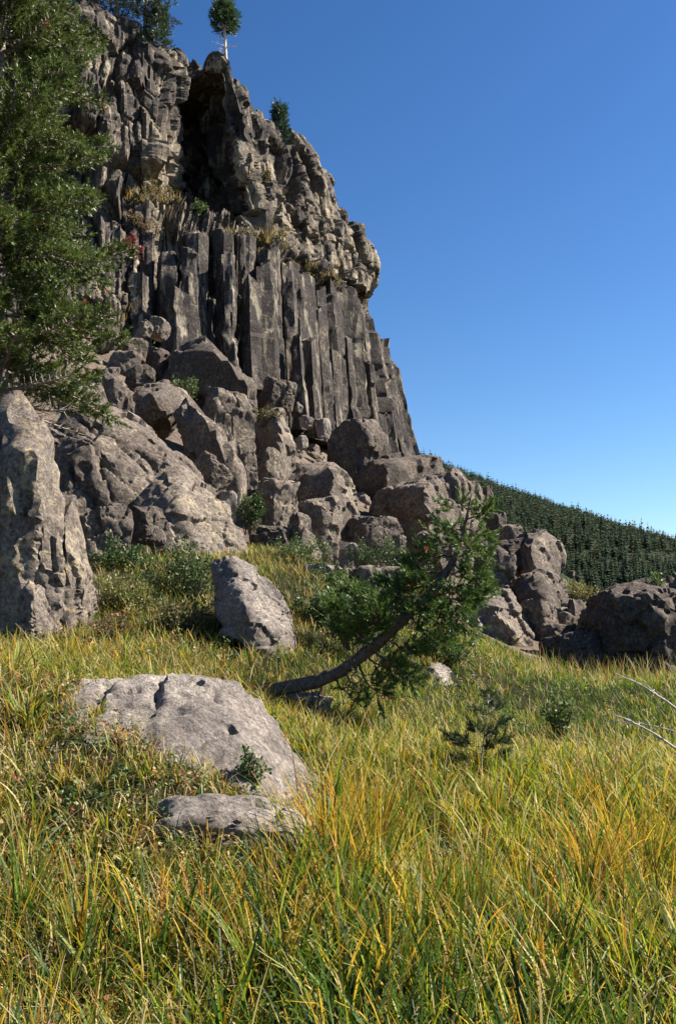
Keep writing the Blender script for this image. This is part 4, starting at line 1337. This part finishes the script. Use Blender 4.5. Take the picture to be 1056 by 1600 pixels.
shrub(590, 900, 690, 975, 16.8, 'dense green shrub directly behind the leaning pine trunk', G2, 3200, 0.055, 18, tint2=G1, stems=20)
shrub(470, 880, 560, 925, 18.0, 'spreading green bush between the juniper and the pale upright rock', G1, 2600, 0.05, 19, tint2=G2, stems=18)
shrub(366, 768, 414, 828, 21.5, 'round green bush among the rocks by the dusty boulder', G2, 1800, 0.06, 4, tint2=G1)
shrub(418, 838, 526, 896, 19.6, 'low spreading juniper on the grassy bank', G1, 3600, 0.045, 5, name='juniper', stems=22)
shrub(542, 843, 640, 892, 21.6, 'dark green juniper mat below the ridged boulder', G2, 3800, 0.045, 6, name='juniper', stems=24)
shrub(500, 898, 610, 1005, 13.8, 'dark leafy shrub behind the branches of the leaning pine', G2, 4200, 0.055, 7, tint2=G1, stems=20)
shrub(396, 636, 434, 664, 31.2, 'brownish bush on top of the upright black-faced block', (0.11, 0.10, 0.04), 900, 0.09, 8)
shrub(268, 588, 312, 624, 28.6, 'green tuft of bush above the perched boulder', G1, 900, 0.08, 9)
shrub(848, 1084, 906, 1138, 12.6, 'bright green leafy clump in the right-hand meadow', (0.12, 0.18, 0.05), 900, 0.05, 10, name='leafy_plant', tint2=G3)
shrub(1008, 894, 1040, 924, 22.6, 'small green plant on the flat top of the dark boulder', (0.09, 0.14, 0.03), 500, 0.07, 11, name='leafy_plant')
shrub(366, 1165, 412, 1240, 6.75, 'green weed growing against the large foreground boulder', (0.08, 0.13, 0.04), 700, 0.035, 12, name='weed')
shrub(640, 985, 740, 1040, 15.5, 'green bushy growth behind the hanging branches of the leaning pine', G1, 2400, 0.055, 13, tint2=G3)
shrub(880, 912, 936, 950, 29.0, 'yellowish low shrub at the top of the bare scree', (0.16, 0.15, 0.04), 1200, 0.08, 14)
for k, (x0, y0, x1, y1, Y, lb, tn) in enumerate([
        (345, 350, 400, 392, 47, 'olive shrub on the ledge under the shadowed cleft', (0.13, 0.115, 0.045)), (398, 352, 450, 392, 49.5, 'dry shrub on the ledge above the tall columns', (0.15, 0.125, 0.055)),
        (195, 330, 248, 372, 43, 'rusty brown shrub on the ledge beside the tall pine', (0.16, 0.11, 0.05)), (210, 288, 272, 318, 44.5, 'yellowish shrub on the ledge below the upper cliff', (0.16, 0.13, 0.05)),
        (188, 368, 218, 405, 42.5, 'dark red shrub on the cliff ledge', (0.20, 0.05, 0.04)), (450, 400, 490, 436, 53.5, 'olive shrub on the right part of the ledge', (0.14, 0.125, 0.05)),
        (340, 408, 360, 440, 45.5, 'green shrub between two column tops', G1), (300, 315, 335, 345, 46.5, 'green plant at the bottom of the black cleft', G1),
        (395, 262, 425, 290, 50, 'olive tuft high on the buttress right of the cleft', (0.12, 0.11, 0.04)), (490, 425, 530, 452, 57, 'olive shrub on the narrow end of the ledge', (0.14, 0.125, 0.05)),
        (198, 505, 245, 540, 40, 'dry golden bush at the foot of the first column', (0.30, 0.22, 0.08)), (560, 555, 590, 580, 65, 'olive tuft near the right end of the columns', (0.13, 0.12, 0.05))]):
    pt, nr_ = cliff_hit((x0 + x1) / 2, y1 - 6)
    if pt is None: continue
    shrub(x0, y0, x1, y1, float(pt[1]), lb, tn, 900, 0.11, 50 + k, pt=pt - np.array([0, 0, 0.1]), stems=12, aspect=0.3, hug=True)

# ------------------------------------------------------------------ grass
def blades(P, H, W, C0_, C1_, seed, lean=0.45, az=None, segs=3, droop=0.5):
    """curved tapering blades. P roots, H lengths, W widths, C0 colour at foot, C1 at tip"""
    r = np.random.default_rng(seed)
    n = len(P)
    a = r.uniform(0, 2 * PI, n) if az is None else az
    d = np.stack([np.cos(a), np.sin(a), np.zeros(n)], 1)
    tw = a + r.uniform(0.6, 2.5, n)
    s = np.stack([np.cos(tw), np.sin(tw), np.zeros(n)], 1)
    l0 = r.uniform(0.02, lean, n)
    cur = r.uniform(0.1, droop, n) * 2
    # a few blades kink over
    V = np.zeros((n, segs + 1, 2, 3))
    C = np.zeros((n, segs + 1, 2, 3))
    p = P.copy()
    for k in range(segs + 1):
        t = k / segs
        w = W * (1 - 0.85 * t ** 1.6)
        V[:, k, 0] = p - s * w[:, None] * 0.5
        V[:, k, 1] = p + s * w[:, None] * 0.5
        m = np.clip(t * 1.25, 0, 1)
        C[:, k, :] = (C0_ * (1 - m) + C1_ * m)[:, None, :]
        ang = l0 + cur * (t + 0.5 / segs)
        p = p + (d * np.sin(ang)[:, None] + np.array([0, 0, 1.0]) * np.cos(ang)[:, None]) * (H / segs)[:, None]
    V = V.reshape(n, -1, 3)
    i = np.arange(n)[:, None] * (2 * (segs + 1))
    q = []
    for k in range(segs):
        b = i[:, 0] + 2 * k
        q.append(np.stack([b, b + 1, b + 3, b + 2], 1))
    return V.reshape(-1, 3), np.concatenate(q), C.reshape(-1, 3)

def pal(r, n, cols, wts):
    cols = np.array(cols)
    k = r.choice(len(cols), n, p=np.array(wts) / np.sum(wts))
    return cols[k] * r.uniform(0.75, 1.25, (n, 1))

GREEN, LIME, GOLD, STRAW, RUST, DEEP = (0.085, 0.15, 0.012), (0.27, 0.31, 0.022), (0.52, 0.33, 0.028), (0.56, 0.43, 0.17), (0.32, 0.13, 0.03), (0.016, 0.036, 0.005)

def scatter(n, ylo, yhi, power, seed, margin=0.38, clump=0.0):
    r = np.random.default_rng(seed)
    n = int(n * 1.2)
    u = r.uniform(0, 1, n)
    y = (ylo ** (1 - power) + u * (yhi ** (1 - power) - ylo ** (1 - power))) ** (1 / (1 - power))
    x = r.uniform(-margin, margin, n) * (y + 4.0)
    if clump > 0:
        m = max(1, n // 14)
        c = r.integers(0, m, n)
        x = x[c] + r.normal(0, clump, n)
        y = y[c] + r.normal(0, clump, n)
    z = ground(x, y)
    P = np.stack([x, y, z], 1)
    ok = veg_mask(P) & ~in_boulder(x, y, 0.8)
    return P[ok], r

GV_, GQ_, GC_, go_ = [], [], [], 0
def put(V, Q, C):
    global go_
    GV_.append(V); GQ_.append(Q + go_); GC_.append(C); go_ += len(V)

def zone(P):
    """0 on the tall right-hand sedge, 1 on the dry weedy left bank"""
    px, py = to_px(P)
    z = 1 - sstep(px + 60 * fbm(P * 0.8, 2, 14), 430, 580)
    return np.where(P[:, 1] > 9.5, z * (1 - sstep(P[:, 1], 9.5, 12)) + 0.45 * sstep(P[:, 1], 9.5, 12), z)

def spread_clumps(Cn, per, rad, seed):
    r = np.random.default_rng(seed)
    k = np.repeat(np.arange(len(Cn)), per)
    a = r.uniform(0, 2 * PI, len(k))
    q = np.abs(r.normal(0, 1, len(k))) * rad
    P = Cn[k] + np.stack([np.cos(a) * q, np.sin(a) * q, 0 * a], 1)
    P[:, 2] = ground(P[:, 0], P[:, 1])
    return P, k, a, r

def bare(P):
    """open soil with thin growth between the tussocks"""
    return sstep(fbm(P * 1.1, 3, 150), -0.12, 0.22)

def low_front(P):
    """growth stays short where rock lies open in front"""
    px, py = to_px(P)
    return np.where((px > 60) & (px < 480) & (P[:, 1] > 5.0) & (P[:, 1] < 9.0), 0.42, 1.0)

# under-storey: short, dense, mostly in the shade of the rest
P, r = scatter(62000, 2.6, 30, 1.6, 201)
P = P[r.uniform(0, 1, len(P)) < 0.5 + 0.5 * sstep(P[:, 1], 5, 8)]
zn = zone(P)
n = len(P)
H = r.uniform(0.06, 0.20, n) * (1 - 0.25 * zn) * low_front(P) ** 0.5 * (0.6 + 0.4 * sstep(P[:, 1], 4, 6.5))
W = r.uniform(0.004, 0.008, n) * (0.8 + P[:, 1] / 14)
dry = (fbm(P * 0.6, 3, 33) * 0.5 + 0.5)[:, None]
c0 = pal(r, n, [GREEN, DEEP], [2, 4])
c1 = np.where(r.uniform(0, 1, (n, 1)) < 0.12 + 0.45 * dry * zn[:, None], pal(r, n, [STRAW, GOLD, RUST], [4, 2, 2]), pal(r, n, [GREEN, LIME, DEEP], [2, 0.7, 3]))
put(*blades(P, H, W, c0, c1, 1, 0.8, droop=0.8, segs=2))

# sedge tussocks: arching blades that fan out from one root
Cn, r = scatter(1900, 3.3, 11.5, 1.0001, 202)
zn = zone(Cn)
keep = (r.uniform(0, 1, len(Cn)) < 1 - 0.80 * zn) & (r.uniform(0, 1, len(Cn)) > 0.9 * bare(Cn))
Cn = Cn[keep]
size = r.uniform(0.45, 1.25, len(Cn)) * (0.8 + 0.5 * fbm(Cn * 0.5, 2, 8))
goldn = np.clip(0.5 + 0.75 * fbm(Cn * 0.55, 3, 71) + 0.55 * sstep(Cn[:, 1], 4.0, 6.0) - 0.34, 0.04, 0.9)
P, k, a, r = spread_clumps(Cn, 26, 0.055, 302)
ok = ~in_boulder(P[:, 0], P[:, 1], 0.85)
P, k, a = P[ok], k[ok], a[ok]
n = len(P)
H = r.uniform(0.22, 0.58, n) * size[k] * (1 - 0.4 * sstep(P[:, 1], 7.0, 11.5)) * low_front(P)
W = r.uniform(0.008, 0.018, n) * (0.85 + P[:, 1] / 24) * (1 + 0.35 * (1 - sstep(P[:, 1], 3.6, 5.4)))
g = goldn[k][:, None]
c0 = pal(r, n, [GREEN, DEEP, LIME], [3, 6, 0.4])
nearf = 1 - sstep(P[:, 1], 3.7, 5.8)[:, None]
c1 = np.where(r.uniform(0, 1, (n, 1)) < g, pal(r, n, [GOLD, STRAW, RUST, LIME], [4.5, 2, 1.2, 3.5]), pal(r, n, [GREEN, LIME, GOLD], [2, 1.6, 0.5]))
c1 = np.where(r.uniform(0, 1, (n, 1)) < 0.66 * nearf, pal(r, n, [GREEN, DEEP, (0.05, 0.10, 0.02)], [2, 2, 2]), c1)
put(*blades(P, H, W, c0, c1, 2, 0.30, az=a + r.normal(0, 0.5, n), droop=0.75, segs=4))

# the big sedge clumps: tall, dark green at the foot, orange towards the tips
CL = [(505, 1345), (530, 1365), (560, 1340), (600, 1390), (585, 1330), (930, 1390), (965, 1360), (990, 1400), (905, 1420), (1010, 1350), (700, 1440), (760, 1420), (820, 1455), (660, 1480),
      (880, 1480), (960, 1490), (1030, 1450), (420, 1450), (330, 1470), (540, 1460), (470, 1400), (740, 1500), (1000, 1540), (620, 1540), (850, 1550), (250, 1500), (120, 1490), (40, 1440), (400, 1540), (530, 1400), (945, 1330), (920, 1345)]
Cn = np.array([hit(px_ + RNG.uniform(-10, 10), py_ + 25, 2.5, 12) for px_, py_ in CL])
P, k, a, r = spread_clumps(Cn, 75, 0.085, 402)
n = len(P)
sz_ = np.where(np.arange(len(Cn)) < 10, 1.0, 0.78)
H = r.uniform(0.34, 0.74, n) * sz_[k]
W = r.uniform(0.008, 0.016, n)
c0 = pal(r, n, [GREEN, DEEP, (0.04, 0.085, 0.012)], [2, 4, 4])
c1 = np.where(r.uniform(0, 1, (n, 1)) < np.where(np.arange(len(Cn)) < 10, 0.62, 0.34)[k][:, None], pal(r, n, [GOLD, RUST, (0.48, 0.24, 0.025)], [3, 1, 2]), pal(r, n, [GREEN, LIME, (0.05, 0.10, 0.015)], [3, 1.6, 2]))
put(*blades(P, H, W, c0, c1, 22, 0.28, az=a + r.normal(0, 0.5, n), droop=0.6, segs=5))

# single upright blades between them
P, r = scatter(10000, 2.8, 13, 1.2, 212)
zn = zone(P)
P = P[r.uniform(0, 1, len(P)) < 1 - 0.6 * zn]
n = len(P)
c1 = pal(r, n, [GOLD, LIME, GREEN, STRAW, RUST], [3, 4, 2.2, 1.2, 0.8])
put(*blades(P, r.uniform(0.18, 0.5, n) * (1 - 0.4 * sstep(P[:, 1], 7, 12)) * low_front(P), r.uniform(0.006, 0.013, n) * (0.85 + P[:, 1] / 20), pal(r, n, [GREEN, DEEP], [1, 1]), c1, 12, 0.3, droop=0.5, segs=4))

# bleached dead blades, bent right over
P, r = scatter(5200, 2.8, 11, 1.2, 203)
n = len(P)
c1 = pal(r, n, [STRAW, (0.52, 0.44, 0.27), GOLD], [3, 2, 1])
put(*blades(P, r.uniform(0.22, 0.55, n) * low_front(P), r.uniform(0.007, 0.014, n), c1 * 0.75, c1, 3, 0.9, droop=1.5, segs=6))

# dry left bank: thin stems, dead straw, some of it in tufts
Cn, r = scatter(4200, 3.0, 22, 1.35, 204)
zn = zone(Cn)
Cn = Cn[r.uniform(0, 1, len(Cn)) < 0.12 + 0.88 * zn]
tone = r.uniform(0, 1, len(Cn))
P, k, a, r = spread_clumps(Cn, 12, 0.09, 304)
ok = ~in_boulder(P[:, 0], P[:, 1], 0.85)
P, k, a = P[ok], k[ok], a[ok]
n = len(P)
c1 = np.where((tone[k] < 0.66)[:, None], pal(r, n, [STRAW, GOLD, RUST], [4, 1.6, 1.4]), pal(r, n, [LIME, GREEN, GOLD], [2, 3, 1]))
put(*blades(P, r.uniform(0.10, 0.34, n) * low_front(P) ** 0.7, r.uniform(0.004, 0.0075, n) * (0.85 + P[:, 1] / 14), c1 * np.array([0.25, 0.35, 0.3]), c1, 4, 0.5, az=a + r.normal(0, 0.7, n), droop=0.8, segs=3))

# middle meadow and the grass strip up the slope: short and fine, in tone patches
P, r = scatter(60000, 8.5, 32, 1.3, 205)
n = len(P)
pt_ = (fbm(P * np.array([0.5, 0.35, 0]), 3, 61) * 0.5 + 0.5)[:, None]
c1 = np.where(r.uniform(0, 1, (n, 1)) < 0.12 + 0.55 * pt_, pal(r, n, [GOLD, STRAW, LIME], [1.4, 3.0, 3]), pal(r, n, [LIME, GREEN], [3, 2.6]))
gp_x, gp_y = to_px(P)
fresh_ = np.exp(-(((gp_x - 900) / 120) ** 2 + ((gp_y - 1105) / 45) ** 2))[:, None]
c1 = np.where(r.uniform(0, 1, (n, 1)) < fresh_, pal(r, n, [GREEN, (0.14, 0.21, 0.03)], [1, 2]), c1)
lpx, lpy = to_px(P)
brown = ((lpx < 520) & (P[:, 1] > 10))[:, None] & (r.uniform(0, 1, (n, 1)) < 0.65)
c1 = np.where(brown, pal(r, n, [(0.20, 0.16, 0.05), (0.10, 0.10, 0.03), RUST, STRAW], [3, 3, 0.8, 1.2]), c1)
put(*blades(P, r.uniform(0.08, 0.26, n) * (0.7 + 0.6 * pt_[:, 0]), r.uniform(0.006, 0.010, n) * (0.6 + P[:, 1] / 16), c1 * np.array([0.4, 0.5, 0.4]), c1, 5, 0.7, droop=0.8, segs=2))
# taller seed heads along the foot of the dark boulder
P, r = scatter(9000, 15, 21.5, 1.01, 207)
px_, py_ = to_px(P)
P = P[(px_ > 830) & (py_ < 1075) & (r.uniform(0, 1, len(P)) < 0.10 + 0.6 * sstep(fbm(P * 0.8, 2, 44), -0.1, 0.4))]
n = len(P)
c1 = pal(r, n, [(0.30, 0.22, 0.09), STRAW, RUST, LIME, GREEN], [2, 1.2, 1, 1.5, 1])
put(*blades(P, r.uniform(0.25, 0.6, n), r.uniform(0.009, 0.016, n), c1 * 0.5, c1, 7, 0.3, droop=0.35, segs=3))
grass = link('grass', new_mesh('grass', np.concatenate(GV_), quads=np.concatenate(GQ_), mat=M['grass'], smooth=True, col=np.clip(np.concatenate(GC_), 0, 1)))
tag(grass, 'tall green and golden meadow grass filling the foreground', 'grass', kind='stuff')

# dry grass on the cliff foot and ledges
LPT = []
rl = np.random.default_rng(17)
for (x0, y0, x1, y1, n) in [(140, 485, 255, 530, 60), (345, 365, 450, 395, 60), (200, 300, 280, 320, 40), (455, 415, 530, 450, 40), (540, 550, 600, 575, 20)]:
    for k in range(n):
        pt, nn = cliff_hit(rl.uniform(x0, x1), rl.uniform(y0, y1))
        if pt is not None and nn is not None and abs(nn[2]) > 0.25:
            for q in range(16): LPT.append(pt + rl.normal(0, 0.12, 3) * np.array([1, 1, 0.2]))
for k in range(70):
    h_ = hit(rl.uniform(135, 230), rl.uniform(488, 530), 25, 60)
    for q in range(14): LPT.append(h_ + rl.normal(0, 0.15, 3) * np.array([1, 1, 0.1]))
LPT = np.array(LPT)
n = len(LPT)
c1 = pal(rl, n, [STRAW, GOLD, (0.20, 0.18, 0.07)], [3, 2, 3])
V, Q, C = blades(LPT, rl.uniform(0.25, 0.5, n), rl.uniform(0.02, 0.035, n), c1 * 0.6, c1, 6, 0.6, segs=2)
tag(link('ledge_grass', new_mesh('ledge_grass', V, quads=Q, mat=M['grass'], smooth=True, col=np.clip(C, 0, 1))), 'dry grass growing on the cliff ledges', 'grass', kind='stuff')

# broad-leaved ground cover on the left bank
Cn, r = scatter(5200, 2.8, 17, 1.45, 206)
zn = zone(Cn)
Cn = Cn[r.uniform(0, 1, len(Cn)) < 0.14 + 0.86 * zn]
hgt = r.uniform(0.05, 0.22, len(Cn)) * low_front(Cn) ** 0.5
kind = r.choice(5, len(Cn), p=[0.26, 0.22, 0.22, 0.06, 0.24])
P, k, a, r = spread_clumps(Cn, 17, 0.055, 306)
ok = ~in_boulder(P[:, 0], P[:, 1], 0.85)
P, k, a = P[ok], k[ok], a[ok]
n = len(P)
P[:, 2] += r.uniform(0.1, 1.0, n) * hgt[k]
D = np.stack([np.cos(a), np.sin(a), r.uniform(-0.3, 0.6, n)], 1) + r.normal(0, 0.3, (n, 3))
L = r.uniform(0.012, 0.034, n) * (0.9 + P[:, 1] / 20)
wcol = np.array([(0.075, 0.125, 0.04), (0.045, 0.085, 0.024), (0.16, 0.17, 0.045), (0.24, 0.08, 0.035), (0.32, 0.24, 0.11)])
c = wcol[kind[k]] * r.uniform(0.65, 1.35, (n, 1))
V, Q, C = leaf_quads(P, D, L, L * r.uniform(0.4, 0.75, n), c, 19)
tag(link('weeds', new_mesh('weeds', V, quads=Q, mat=M['leaf'], smooth=False, col=C)), 'low broad-leaved weeds and dead leaves covering the bank', 'weeds', kind='stuff')

# ------------------------------------------------------------------ dry stalks lying at the right edge
for k, (x0, y0, x1, y1, Y0, Y1, rd, lb) in enumerate([
        (1075, 1185, 958, 1118, 8.2, 8.7, 0.011, 'long pale dry stalk lying lowest at the right edge of the meadow'),
        (1075, 1122, 962, 1052, 9.2, 9.9, 0.011, 'pale dry stalk leaning above the other stalks by the dark boulder'),
        (1070, 1150, 945, 1128, 8.4, 9.2, 0.007, 'thin dry twig between the two long pale stalks'),
        (968, 1180, 982, 1108, 8.9, 8.9, 0.0035, 'dark upright seed stalk left of the pale stalks'),
        (960, 1150, 966, 1085, 9.6, 9.6, 0.003, 'short rusty seed stalk standing in the right-hand meadow')]):
    a, b = at(x0, y0, Y0), at(x1, y1, Y1)
    t = np.linspace(0, 1, 8)[:, None]
    pts = a * (1 - t) + b * t + np.array([0, 0, 0.04]) * np.sin(t * PI) + RNG.normal(0, 0.004, (8, 3))
    if k >= 3: pts[0, 2] = ground(pts[0, 0], pts[0, 1])[0] - 0.02
    V, Q = tube(pts, np.linspace(rd, rd * 0.4, 8), 5)
    root = bpy.data.objects.new('dry_stalk', None)
    COL.objects.link(root)
    root.location = tuple(pts[0])
    tag(root, lb, 'stalk')
    link('stem', new_mesh('stem', V - pts[0], quads=Q, mat=M['whitebark'] if k < 3 else M['bark']), root)
    for q in range(7):
        f = RNG.uniform(0.25, 1)
        o_ = a * (1 - f) + b * f + np.array([0, 0, 0.04 * math.sin(f * PI)])
        e_ = o_ + (b - a) * RNG.uniform(0.05, 0.14) + RNG.normal(0, 0.04, 3)
        V, Q = tube([o_, (o_ + e_) / 2 + RNG.normal(0, 0.008, 3), e_], [rd * 0.5, rd * 0.35, rd * 0.2], 3)
        link('twig', new_mesh('twig', V - pts[0], quads=Q, mat=M['whitebark'] if k < 3 else M['bark']), root)
